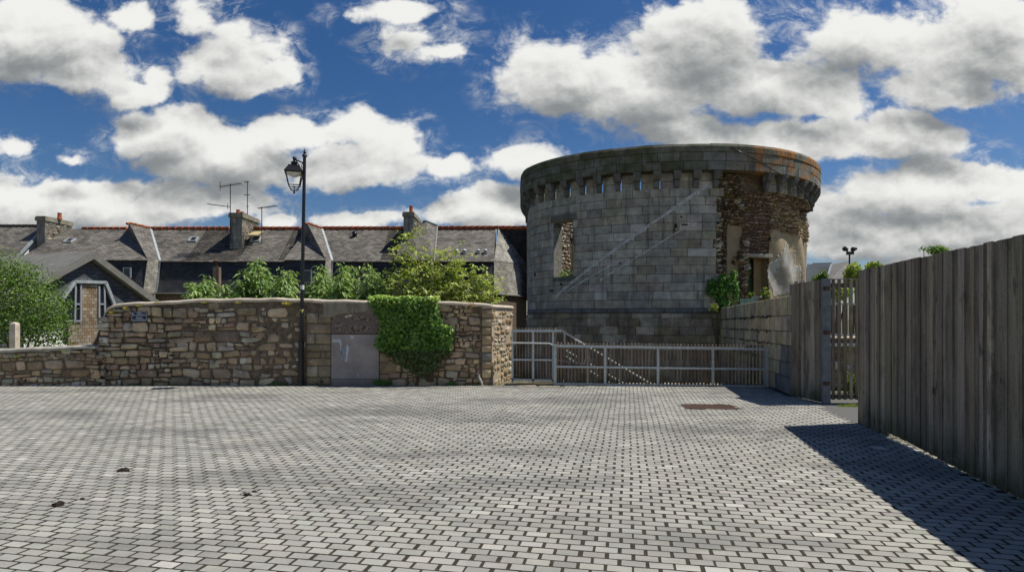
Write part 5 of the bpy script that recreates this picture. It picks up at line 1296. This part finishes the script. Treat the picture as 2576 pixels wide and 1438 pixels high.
mb = MB(); mb.bar((-31.0,34.9,sl(34.9)-.06), (-31.0,39.1,sl(39.1)-.06), .08, .16); mb.build('verge_board', M['zinc'], h4)
# lichen-spotted slates near the ridge of the end house
# slim brick stack
bs = empty('brick_stack', P3(546, 741, 34.5), 'slim brick stove chimney standing before the dark steep slates', 'chimney')
mb = MB(); p = P3(546, 741, 34.5); z1 = Z_(672, 34.5); mb.box((p.x-.17, p.y-.15, 0), (p.x+.17, p.y+.15, z1), (.21,.155,.115)); mb.build('stack', M['wall_ash'], bs)
mb = MB(); mb.tube([(p.x-.02, p.y, z1), (p.x-.02, p.y, Z_(658, 34.5))], .07, 10); mb.lathe((p.x-.02, p.y, Z_(658, 34.5)), [(.20, 0), (.18, .05), (.03, .12)], 12); mb.build('cowl', M['rust'], bs)
# antennas
def antenna(label, px, ytop, ybot, Y, booms):
    a = empty('tv_antenna', P3(px, ybot, Y), label, 'antenna', 'television antennas on the roof ridge'); mb = MB(); mb.tube([P3(px, ybot, Y), P3(px, ytop, Y)], .028, 8); mb.build('mast', M['antenna'], a)
    for (p0, p1, n_, h) in booms:
        mb = MB(); A_, B_ = P3(*p0, Y-.04), P3(*p1, Y-.04); mb.tube([A_, B_], .022, 6)
        for k in range(n_): q = A_.lerp(B_, (k+.3)/n_); mb.bar(q+Vector((0,-h,0)), q+Vector((0,h,0)), .018)
        mb.build('boom', M['antenna'], a)
    return a
a = antenna('tall mast with two aerials left of the middle chimney', 579.5, 463, 612, 38.1, [((553, 470), (608, 461), 9, .4), ((522, 513), (578, 520), 11, .2)])
mb = MB(); mb.tube([P3(553.8, 457, 38.06), P3(553.8, 479, 38.06)], .02, 6); mb.tube([P3(573, 512, 38.06), P3(573, 526, 38.06)], .02, 6); mb.build('reflector', M['antenna'], a)
antenna('bare thin mast right behind the clay pots of the middle chimney', 622.5, 457, 560, 40.9, [((615, 458), (626, 457), 3, .2), ((614, 490), (629, 490), 2, .1), ((620, 519), (626, 519), 2, .1)])
antenna('short mast with one aerial beside the open yellow skylight', 658.5, 520, 612, 38.6, [((649, 524), (697, 517.5), 12, .22)])
# tall house hidden behind the tower
th2 = empty('tall_house', (6, 42, 0), 'tall slate house mostly hidden behind the round tower', 'house')
mb = MB(); mb.box((2.4, 40.5, 0), (9.5, 46, 8.6)); mb.build('wall', M['mortar'], th2); mb = MB(); mb.poly([(2.2,40.2,8.5),(9.7,40.2,8.5),(9.7,43.2,11.0),(2.2,43.2,11.0)], ux=UX); mb.poly([(2.2,46.3,8.5),(9.7,46.3,8.5),(9.7,43.2,11.0),(2.2,43.2,11.0)], ux=UX); mb.add([(2.4,40.5,8.6),(2.4,46,8.6),(2.4,43.2,10.9)], [(0,1,2)]); mb.build('roof', M['slate'], th2)
# ------------------------------------------------------------------ gable house
GA = Vector((-18.7, 26, 4.32)); gd = Vector((.32, .95, 0)).normalized(); gr = Vector((-.95, .32, 0)).normalized(); gn = Vector((.95, -.32, 0)).normalized(); gt_ = .64
gh = empty('gable_house', (GA.x, GA.y, 0), 'slate-hung gable house with tan shingle panel between slanted windows, behind the bush', 'house')
def gpt(u, z, d=0): return Vector((GA.x, GA.y, 0))+gd*u+gn*d+Vector((0, 0, z))
def gup(px, py, d=0):
    o_ = Vector((0, 0, CH)); v = Vector(((px-CX)/F, 1, (HY-py)/F)); p0 = Vector((GA.x, GA.y, 0))+gn*d; t = (p0-o_).dot(gn)/v.dot(gn); q = o_+v*t; return (q-p0).dot(gd), q.z
GW = 4.3
mb = MB(); mb.poly([gpt(-GW,0), gpt(GW,0), gpt(GW,GA.z-gt_*GW), gpt(0,GA.z), gpt(-GW,GA.z-gt_*GW)], ux=gd, org=gpt(-GW,0)); 
mb.poly([gpt(-GW,0), gpt(-GW,GA.z-gt_*GW), gpt(-GW,GA.z-gt_*GW)+gr*9, gpt(-GW,0)+gr*9], ux=gr); mb.poly([gpt(GW,0), gpt(GW,GA.z-gt_*GW), gpt(GW,GA.z-gt_*GW)+gr*9, gpt(GW,0)+gr*9], ux=gr)
mb.build('wall', M['slate_gable'], gh)
def slab(sg):
    mb = MB(); e = GW+.35; th_ = .30; a = gpt(0, GA.z+.06+th_, .32); b = gpt(sg*e, GA.z+.06-gt_*e+th_, .32); a2, b2 = a+gr*9.5, b+gr*9.5; dn = Vector((0,0,-th_))
    mb.poly([a, b, b2, a2], ux=gr); mb.add([a+dn, b+dn, b2+dn, a2+dn, a, b, b2, a2], [(0,3,2,1),(1,2,6,5)]); return mb
for sg in (-1, 1): slab(sg).build('roof', M['zinc_dark'], gh)
mb = MB(); e = GW+.35
for sg in (-1, 1):
    a = gpt(0, GA.z+.06+.30, .325); b = gpt(sg*e, GA.z+.06-gt_*e+.30, .325); mb.add([a, b, b+Vector((0,0,-.32)), a+Vector((0,0,-.32)), a-gn*.05, b-gn*.05, b+Vector((0,0,-.32))-gn*.05, a+Vector((0,0,-.32))-gn*.05], [(0,1,2,3),(7,6,5,4),(3,2,6,7),(0,4,5,1)])
mb.build('verge_board', M['zinc_dark'], gh)
def gpoly(pts, d, th_=.04):
    q = [gup(px, py, d) for px, py in pts]; n_ = len(q); mb = MB(); fr = [gpt(u, z, d) for u, z in q]; bk = [gpt(u, z, d-th_) for u, z in q]
    mb.add(fr+bk, [tuple(range(n_))]+[(k, n_+k, n_+(k+1) % n_, (k+1) % n_) for k in range(n_)], None, [[(u, z) for u, z in q]]+[[(0,0)]*4]*n_); return mb
M['shingle'] = slate_mat('tan_shingles', (.30,.20,.11), (.50,.45,.36), .20, .15, .1, (.06,.045,.03), (.55,.52,.45))
gpoly([(205,716),(246,717),(246,805),(250,806),(250,985),(172,985),(172,806),(205,805)], .05).build('shingle_panel', M['shingle'], gh)
wl = gpoly([(188,713),(204,714),(204,806),(160,802),(160,752)], .045).build('window', M['glass_dark'], gh)
wr = gpoly([(247,717),(264,717),(286,765),(290,808),(247,810)], .045).build('window', M['glass_dark'], gh)
def gbar(par, segs, w, name, d=.07, mat='grey_frame'):
    mb = MB()
    for a, b in segs: (u0, z0), (u1, z1) = gup(*a, d), gup(*b, d); mb.bar(gpt(u0, z0, d), gpt(u1, z1, d), w, w, None, up=gn)
    return mb.build(name, M[mat], par)
gbar(gh, [((187,708),(266,710)), ((188,708),(155,753)), ((265,710),(287,765)), ((287,765),(291,812))], .13, 'window_frame', .10, 'zinc')
gbar(wl, [((203,714),(203,806)), ((190,712),(188,806)), ((190,764),(203,765)), ((164,806),(204,807))], .07, 'sash')
gbar(wr, [((249,717),(249,809)), ((262,718),(264,809)), ((249,764),(262,765)), ((249,809),(290,811))], .07, 'sash')
mb = gpoly([(60,832),(158,832),(158,985),(60,985)], .06); mb.build('white_wall', M['white'], gh); gpoly([(158,832),(171,832),(171,985),(158,985)], .04).build('doorway', M['glass_dark'], gh)
gpoly([(132,868),(170,866),(170,872),(132,874)], .35, .3).build('sill', M['white'], gh)
# ------------------------------------------------------------------ concrete post
p = P3(37, 873, 15.3); cp = MB(); w = .075; cp.box((p.x-w, p.y-w, 0), (p.x+w, p.y+w, Z_(815, 15.3)), (.4,.34,.28)); cp.lathe((p.x, p.y, Z_(815, 15.3)), [(w*1.41, 0), (w*1.2, .03), (.02, .055)], 4, (.4,.34,.28), R(45))
tag(cp.build('concrete_post', M['concrete_w']), 'square pinkish concrete post behind the low wall at far left', 'post')
# ------------------------------------------------------------------ behind the slatted gate, right
mb = MB(); rb_ = empty('rubble_bank', (8, 14, 0), 'sunlit bank of broken stones seen through the slatted gate', 'rubble')
def mpk(u, v, d): return Vector((6.7+u, 14.2-d+.25*v, v))
mb.box((6.7, 14.5, 0), (10.5, 16, 1.25), (.4,.36,.3)); mb.build('bank_core', M['mortar_light'], rb_); mb = MB()
rubble(mb, 0, 3.8, .1, 1.3, mpk, [(.62,.57,.48),(.5,.45,.36),(.4,.34,.26),(.7,.66,.58)], .10, .24, (.9, 1.8), lambda *a: rnd.random() < .8, .12, .03, .05, .25); mb.build('stones', M['stone_bare'], rb_)
tr_ = empty('timber_railing', (8, 14.2, 1.3), 'dark boarded railing with pale top rail above the stone bank', 'railing'); mb = MB()
for k in range(24): mb.box((6.6+k*.16, 14.3, 1.35), (6.72+k*.16, 14.33, 2.05), tint((.12,.10,.085), .2))
mb.build('boards', M['wood'], tr_); mb = MB(); mb.box((6.6,14.24,2.05),(10.4,14.40,2.10)); mb.box((6.6,14.24,1.30),(10.4,14.40,1.35)); mb.box((6.6,14.26,1.05),(10.4,14.5,1.22)); mb.build('rail', M['white'], tr_)
rh = empty('white_house', (24, 44, 0), 'low white house with dark slate roof, right of the tower', 'house')
YH = 44; mb = MB(); xa_, xb_ = X_(2030, YH), X_(2090, YH); mb.box((xa_, YH, 0), (X_(2110, YH), YH+5, Z_(672, YH)), None); mb.add([(xa_,YH,Z_(672,YH)),(xb_+.5,YH,Z_(672,YH)),(xb_,YH,Z_(663,YH)),(xa_,YH,Z_(664,YH))], [(0,1,2,3)]); mb.build('wall', M['white'], rh)
mb = MB(); mb.poly([P3(2078,712,YH-2), P3(2150,712,YH-2), P3(2136,657,YH-.6), P3(2092,664,YH-.6)], ux=UX); mb.build('roof', M['slate_dark'], rh); mb = MB(); mb.bar(P3(2078,712,YH-2.1), P3(2092,663,YH-.7), .12, .1); mb.bar(P3(2092,662,YH-.7), P3(2045,663,YH-.7), .12, .1); mb.build('verge_board', M['zinc'], rh)
fl = empty('floodlight', (X_(2137, 30), 30, 0), 'twin-headed floodlight mast behind the slatted gate', 'street lamp'); mb = MB(); mb.tube([(X_(2137,30),30,0), (X_(2137,30),30,Z_(640,30))], .04, 8); mb.bar(P3(2130,637,30), P3(2147,636,30), .12, .16); mb.build('mast', M['black'], fl)
for (a, b) in (((2120,625),(2132,629)), ((2142,629),(2155,625))):
    mb = MB(); mb.tube([P3(a[0],a[1],30), P3(lerp(a[0],b[0],.3),lerp(a[1],b[1],.3)-1,30), P3(*b,30)], [.06,.13,.08] if a[0] < 2135 else [.08,.13,.06], 10); mb.tube([P3(lerp(a[0],b[0],.9 if a[0]<2135 else .1),628,30), P3(2133 if a[0] < 2135 else 2142,637,30)], .03, 6); mb.build('lamp_head', M['black'], fl)
# ================================================================== PLANTS
bush('leafy_bush', 'large glossy dark green bush behind the low wall at the left edge', 'bush', (-14.3, 17, 0), [(-14.4,17.2,2.1,1.35,1.1,1.35),(-15.1,17.3,3.0,.85,.8,.85),(-13.6,17.0,1.9,.85,.85,.85),(-13.35,16.9,1.35,.72,.7,.6),(-15.6,17.2,1.9,1.2,1.1,1.7),(-14.2,17.1,2.85,.6,.6,.55)], 13000, .075, [(.052,.098,.017),(.072,.125,.022),(.035,.070,.014),(.10,.15,.028)], out=.45, asp=.7)
def buddleia(label, px, ytop, wpx, Y, stems, seed):
    rs = random.Random(seed); x0 = X_(px, Y); zt = Z_(ytop, Y)*1.05; o = empty('buddleia_bush', (x0, Y, 0), label, 'shrub', 'buddleia shrubs growing behind the wall'); P_ = []; N_ = []; D_ = []; S_ = []; mb = MB()
    for s_ in range(stems):
        xo = rs.uniform(-1, 1); wx = wpx/F*Y/2; h = zt*(1-.34*abs(xo)**1.5)*rs.uniform(.84, 1.0); bx = x0+xo*wx*.45; tx = x0+xo*wx; by = Y+rs.uniform(-.3, .3); ty = by+rs.uniform(-.5, .5)
        pts = [Vector((lerp(bx, tx, t**1.5), lerp(by, ty, t), h*t)) for t in (0, .25, .5, .7, .85, .95, 1)]; pts[-1].x += .10*rs.choice((-1, 1)); pts[-1].z -= .03
        mb.tube(pts, [.02,.016,.013,.010,.008,.005,.003], 5)
        zmin = max(1.75, h*.3)
        for k in range(62):
            t = rs.uniform(zmin/h, 1.0); q = (1-t); i0 = min(5, max(0, [0,.25,.5,.7,.85,.95,1].index(max(v for v in (0,.25,.5,.7,.85,.95) if v <= t)))); tt = [0,.25,.5,.7,.85,.95,1]; f_ = (t-tt[i0])/(tt[i0+1]-tt[i0]); c = pts[i0].lerp(pts[i0+1], f_)
            for sd in (0, math.pi):
                a = rs.uniform(0, 6.28)+sd; sp = .06+.22*min(1, q*3)*rs.random()
                dv = np.array([math.cos(a), math.sin(a), rs.uniform(.1, .6)]); P_.append((c.x+math.cos(a)*sp, c.y+math.sin(a)*sp, c.z+rs.uniform(-.04, .05))); D_.append(dv); N_.append((rs.gauss(0,.3), rs.gauss(0,.3)-.15, 1)); S_.append(rs.uniform(.15, .25)*(1 if t < .93 else .7))
    leaves('crown', P_, N_, np.array(S_), leafcols(len(P_), [(.10,.165,.045),(.13,.19,.055),(.07,.125,.035),(.17,.22,.08)], .25), M['foliage'], o, .36, .5, True, D_)
    mb.build('stem', M['bark'], o, True); return o
for i_, (px, yt, w_, Y, ns, lab) in enumerate([(512, 692, 60, 17.2, 12, 'low buddleia at the left end of the shrubs, by the slim brick stack'), (572, 722, 60, 17.0, 9, 'smallest buddleia clump, just right of the slim brick stack'), (640, 652, 105, 17.6, 26, 'tallest dense buddleia, left of the street lamp'), (716, 678, 80, 17.1, 18, 'buddleia directly left of the lamp post'), (805, 668, 90, 17.4, 22, 'buddleia just right of the lamp post'), (868, 668, 70, 17.0, 16, 'buddleia above the walled-up doorway'), (932, 655, 62, 17.3, 15, 'slender buddleia left of the ivy')]):
    buddleia(lab, px, yt, w_, Y, ns, 50+i_)
# elder
eb = Vector((X_(1120, 17.4), 17.4, 0)); el = empty('elder_bush', eb, 'yellow-green elder with spreading branches above the ivy', 'shrub')
tips = [(1038,592),(1045,640),(1010,628),(1105,632),(1145,645),(985,700),(1000,735),(1030,680),(1060,665),(1075,690),(1100,680),(1135,672),(1120,700),(1165,690),(1195,688),(1215,705),(1235,735),(1185,720),(1150,715),(1090,720),(1060,720),(1030,725),(1120,735),(1160,742),(1200,740),(1020,745),(1080,745),(1225,715),(1010,690),(1140,735),(1180,742),(1100,705),(1045,705)]
mb = MB(); P_ = []; N_ = []; D_ = []; S_ = []; Cc = []; pal = [(.15,.19,.035),(.21,.25,.05),(.11,.15,.03),(.26,.27,.07)]
for (px, py) in tips:
    Y = 17.4+rnd.uniform(-.5, .4); t = P3(px, py+8, Y); m1 = eb.lerp(t, .45)+Vector((0, 0, .35)); m2 = eb.lerp(t, .8)+Vector((0,0,.2)); mb.tube([eb+Vector((rnd.uniform(-.15,.15),0,.1)), m1, m2, t], [.028,.018,.012,.006], 5, (.2,.16,.11))
    for k in range(30):
        cc = t+Vector((rnd.gauss(0,.17), rnd.gauss(0,.17), rnd.gauss(-.05,.17))); a = rnd.uniform(0, 6.28)
        if k < 5: cc = m2.lerp(t, rnd.random())+Vector((rnd.gauss(0,.1), rnd.gauss(0,.1), rnd.gauss(0,.1)))
        dirn = Vector((math.cos(a), math.sin(a), rnd.uniform(-.2, .7))).normalized(); sd = dirn.cross(Vector((0,0,1))).normalized()
        for j in range(6):      # a compound leaf: leaflets along a short rachis
            f_ = .05+.05*(j//2); s2 = 1 if j % 2 else -1; P_.append(tuple(cc+dirn*f_*2.0)); D_.append(tuple(dirn*.8+sd*s2*.8)); N_.append((rnd.gauss(0,.35), rnd.gauss(0,.35)-.2, 1)); S_.append(rnd.uniform(.11, .17))
leaves('crown', P_, N_, np.array(S_), leafcols(len(P_), pal, .25), M['foliage'], el, .42, .3, True, D_); mb.build('branch', M['bark'], el, True)
# ivy on the wall
IVY = [(932,755),(1000,749),(1100,749),(1104,785),(1116,818),(1144,828),(1138,862),(1128,890),(1112,900),(1102,922),(1085,936),(1075,955),(1052,938),(1030,928),(1008,912),(985,893),(962,880),(947,862),(958,835),(960,805),(948,785)]
IV = [(XW(a), ZW(b)) for a, b in IVY]; iv = empty('wall_ivy', (XW(1040), WY-.1, 0), 'bright green ivy mass hanging over the long rubble wall', 'ivy'); P_ = []; N_ = []; S_ = []; cl = []
xs_ = [p[0] for p in IV]; zs_ = [p[1] for p in IV]; cxm = sum(xs_)/len(xs_)
while len(P_) < 5200:
    x, z = rnd.uniform(min(xs_), max(xs_)), rnd.uniform(min(zs_), max(zs_)); jx, jz = x+rnd.gauss(0, .03), z+rnd.gauss(0, .03)
    if not inpoly(jx, jz, IV): continue
    if z < ZW(905) and rnd.random() < .45: continue
    th_ = .14+.10*max(0, 1-abs(x-cxm)/.8)+.05*math.sin(x*7)*math.cos(z*6); lift = rnd.random()**.5*th_
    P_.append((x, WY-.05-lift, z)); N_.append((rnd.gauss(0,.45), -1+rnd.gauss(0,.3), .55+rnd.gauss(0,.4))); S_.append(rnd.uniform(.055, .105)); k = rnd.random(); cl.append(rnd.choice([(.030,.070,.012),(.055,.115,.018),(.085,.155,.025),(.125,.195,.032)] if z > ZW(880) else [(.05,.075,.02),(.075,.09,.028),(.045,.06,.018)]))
for k in range(1900):
    x = rnd.uniform(XW(930), XW(1104)); yq = rnd.uniform(-.26, .42); P_.append((x, WY+yq, wtop(x)+rnd.uniform(-.0, .12)-(.16*rnd.random() if yq < -.08 else 0)+.02*math.sin(x*9))); N_.append((rnd.gauss(0,.5), rnd.gauss(-.3,.5), 1)); S_.append(rnd.uniform(.05, .08)); cl.append(rnd.choice([(.17,.25,.05),(.30,.34,.12),(.12,.20,.035)]))
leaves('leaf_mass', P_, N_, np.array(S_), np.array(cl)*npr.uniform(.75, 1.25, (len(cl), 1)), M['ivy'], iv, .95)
mb = MB()
for k in range(12): x0 = XW(1070+rnd.uniform(-25,25)); x1 = XW(rnd.uniform(985,1115)); mb.tube([(x0, WY-.07, .12), (lerp(x0,x1,.3), WY-.08, .5), (x1, WY-.09, rnd.uniform(1.0, 1.7))], [.018,.012,.005], 5)
mb.build('stem', M['bark'], iv, True)
# tower ivy, plants by the breach
u_, z_ = TZ(1812, 735); c = tpt(u_, z_, .15)
bush('tower_ivy', 'dense ivy clump at the foot of the broken edge of the tower', 'ivy', (c.x, c.y, 0), [(c.x-.05,c.y,c.z+.05,.38,.22,.40),(c.x+.30,c.y,c.z+.30,.30,.2,.34),(c.x-.38,c.y,c.z+.34,.20,.15,.18),(c.x-.45,c.y,c.z+.05,.18,.15,.22),(c.x+.10,c.y-.05,c.z-.42,.26,.2,.30),(c.x+.42,c.y,c.z+.62,.16,.12,.20),(c.x+.50,c.y,c.z-.05,.14,.12,.35),(c.x+.0,c.y,c.z+.52,.16,.12,.16),(c.x+.30,c.y-.1,c.z-.62,.16,.12,.12)], 3000, .085, [(.035,.10,.02),(.055,.13,.025),(.10,.18,.035)], mat='ivy', stems=3, out=.3, asp=.9)
def sprig(label, p, r, n, pal=LIME, sz=.07, name='small_plant', cat='plant'):
    return bush(name, label, cat, (p.x, p.y, p.z-r), [(p.x, p.y, p.z, r, r*.7, r)], n, sz, pal, stems=3, out=.1, asp=.5)
sprig('young green plant growing at the left of the tower doorway', tpt(*TZ(1885,742), .1), .16, 90, GREEN+LIME, .09)
sprig('young green plant in front of the tower doorway', tpt(*TZ(1912,738), .25), .22, 150, GREEN+LIME, .10)
sprig('pale green tuft at the left end of the tan wall top', P3(1795,775,21.5), .2, 120, LIME, .08)
mbx = MB(); a = P3(1862,752,20.6); mbx.box((a.x, a.y, a.z-.25), (a.x+.62, a.y+.05, a.z+.02)); tag(mbx.build('green_board', simple('green_paint', (.20,.33,.26), .8)), 'pale green board beside the tower ivy', 'board')
mbx = MB(); mbx.bar(P3(1892,748,20), P3(1915,746,19.6), .06, .05); mbx.bar(P3(1893,753,20), P3(1893,749,20), .04); tag(mbx.build('metal_rail', M['galv']), 'short grey metal rail on the tan wall, below the tower doorway', 'rail')
# right background plants
def tuft(label, px, py, Y, w, h, n, pal, sz=.12, name='shrub'):
    c = P3(px, py, Y); rx, rz = w/F*Y/2, h/F*Y/2; L = [(c.x+rnd.uniform(-.5,.5)*rx, c.y+rnd.uniform(-.3,.3), c.z+rnd.uniform(-.35,.35)*rz, rx*.5, rx*.4, rz*.55) for _ in range(6)]
    return bush(name, label, 'shrub', (c.x, c.y, 0), L, n, sz, pal, 'shrubs behind the gates on the right', stems=8, out=.25)
tuft('green shrub in front of the white house wall', 2065, 700, 24, 50, 50, 900, GREEN, .13)
tuft('tall yellow-green shrub rising beside the floodlight mast', 2150, 690, 22, 75, 75, 1800, LIME, .12)
tuft('yellow-green shrub with thin top just above the tall fence corner', 2205, 672, 22, 70, 40, 1100, LIME, .11)
tuft('arching green branch tips showing over the middle of the tall fence', 2345, 632, 14, 85, 34, 700, GREEN, .06)
tuft('green shrub seen through the slatted gate, above the railing', 2110, 735, 17, 90, 55, 1500, GREEN+LIME, .08)
tuft('overgrown weeds at the right foot of the stone bank', 2150, 965, 13.3, 40, 110, 700, GREEN, .06)
# weeds at the foot of the walls, sedum on the coping
def grass(label, px, py, Y, w, h, n, pal=GREEN, name='grass_tuft', cat='weed', grp='weeds at the foot of the wall'):
    c = P3(px, py, Y); P_ = []; D_ = []; N_ = []
    for k in range(n): a = rnd.uniform(0, 6.28); r = rnd.random()**.5; P_.append((c.x+math.cos(a)*r*w*.6, c.y-abs(math.sin(a))*r*.06, c.z+rnd.uniform(0,.02))); D_.append((math.cos(a)*.7, math.sin(a)*.4-.2, rnd.uniform(.6, 1.6))); N_.append((rnd.gauss(0,.5), -1, .3))
    o = leaves(name, P_, N_, h, leafcols(n, pal), M['foliage'], None, .12, .25, True, D_); tag(o, label, cat, grp); return o
for (px, w, h, n, lab) in [(960,.18,.24,260,'biggest grass tuft, under the left edge of the ivy'),(1135,.12,.15,130,'grass tuft below the right side of the ivy'),(700,.22,.13,160,'low weeds left of the lamp post foot'),(335,.22,.10,120,'low weeds under the street sign'),(1208,.07,.13,60,'small weed at the pale stump beside the wall end'),(430,.15,.09,70,'thin weeds at the joint in the rubble wall'),(800,.1,.08,50,'thin weeds just right of the lamp post foot')]:
    grass(lab, px, 972, WY-.06, w, h, n)
for (px, py, w, h, n, lab) in [(352,772,.14,.07,140,'yellow sedum patch directly above the street sign'),(318,778,.10,.08,90,'green-yellow moss patch left of the street sign'),(398,764,.16,.06,120,'yellow sedum right of the street sign, under the coping'),(723,768,.12,.11,180,'yellow sedum cushion just left of the lamp post'),(600,764,.10,.06,70,'small yellow sedum below the tallest buddleia'),(515,763,.12,.06,70,'small yellow sedum below the leftmost buddleia'),(282,790,.08,.10,80,'green tuft on the sloping end of the high wall')]:
    grass(lab, px, py, WY-.05, w, h, n, [(.28,.24,.04),(.22,.22,.04),(.35,.28,.05),(.12,.12,.03)], 'sedum', 'plant', 'sedum growing below the coping')
for (px, py, lab) in [(45, 900, 'green sprig growing low in the low wall'), (163, 886, 'green sprig near the top of the low wall')]: grass(lab, px, py, LY-.04, .1, .07, 50, LIME, 'wall_sprig', 'plant', 'sprigs rooted in the low wall')
grass('bright grass patch at the foot of the slatted gate', 2140, 1028, 11.3, .35, .12, 260, LIME, 'grass_tuft', 'grass', 'grass by the gates')
vp = P3(1187, 768, WY-.08); n = 70; o = leaves('red_valerian', [tuple(vp+Vector((rnd.gauss(0,.05), rnd.gauss(0,.03), rnd.gauss(0,.07)))) for _ in range(n)], npr.normal(size=(n,3))+np.array([0,-1,.5]), .035, leafcols(n, [(.09,.15,.04),(.5,.06,.12),(.09,.15,.04)]), M['foliage'], None); tag(o, 'small red flowering valerian on the coping near the wall end', 'flower')
mb = MB(); p = P3(1210, 970, WY-.12); mb.tube([(p.x+.03,p.y,0.0),(p.x+.02,p.y,.10),(p.x-.02,p.y,.17),(p.x-.05,p.y,.25),(p.x-.06,p.y,.29)], [.03,.028,.034,.022,.028], 8); tag(mb.build('plaster_lump', M['white_patch']), 'pale crooked stump standing at the foot of the wall end', 'stump')
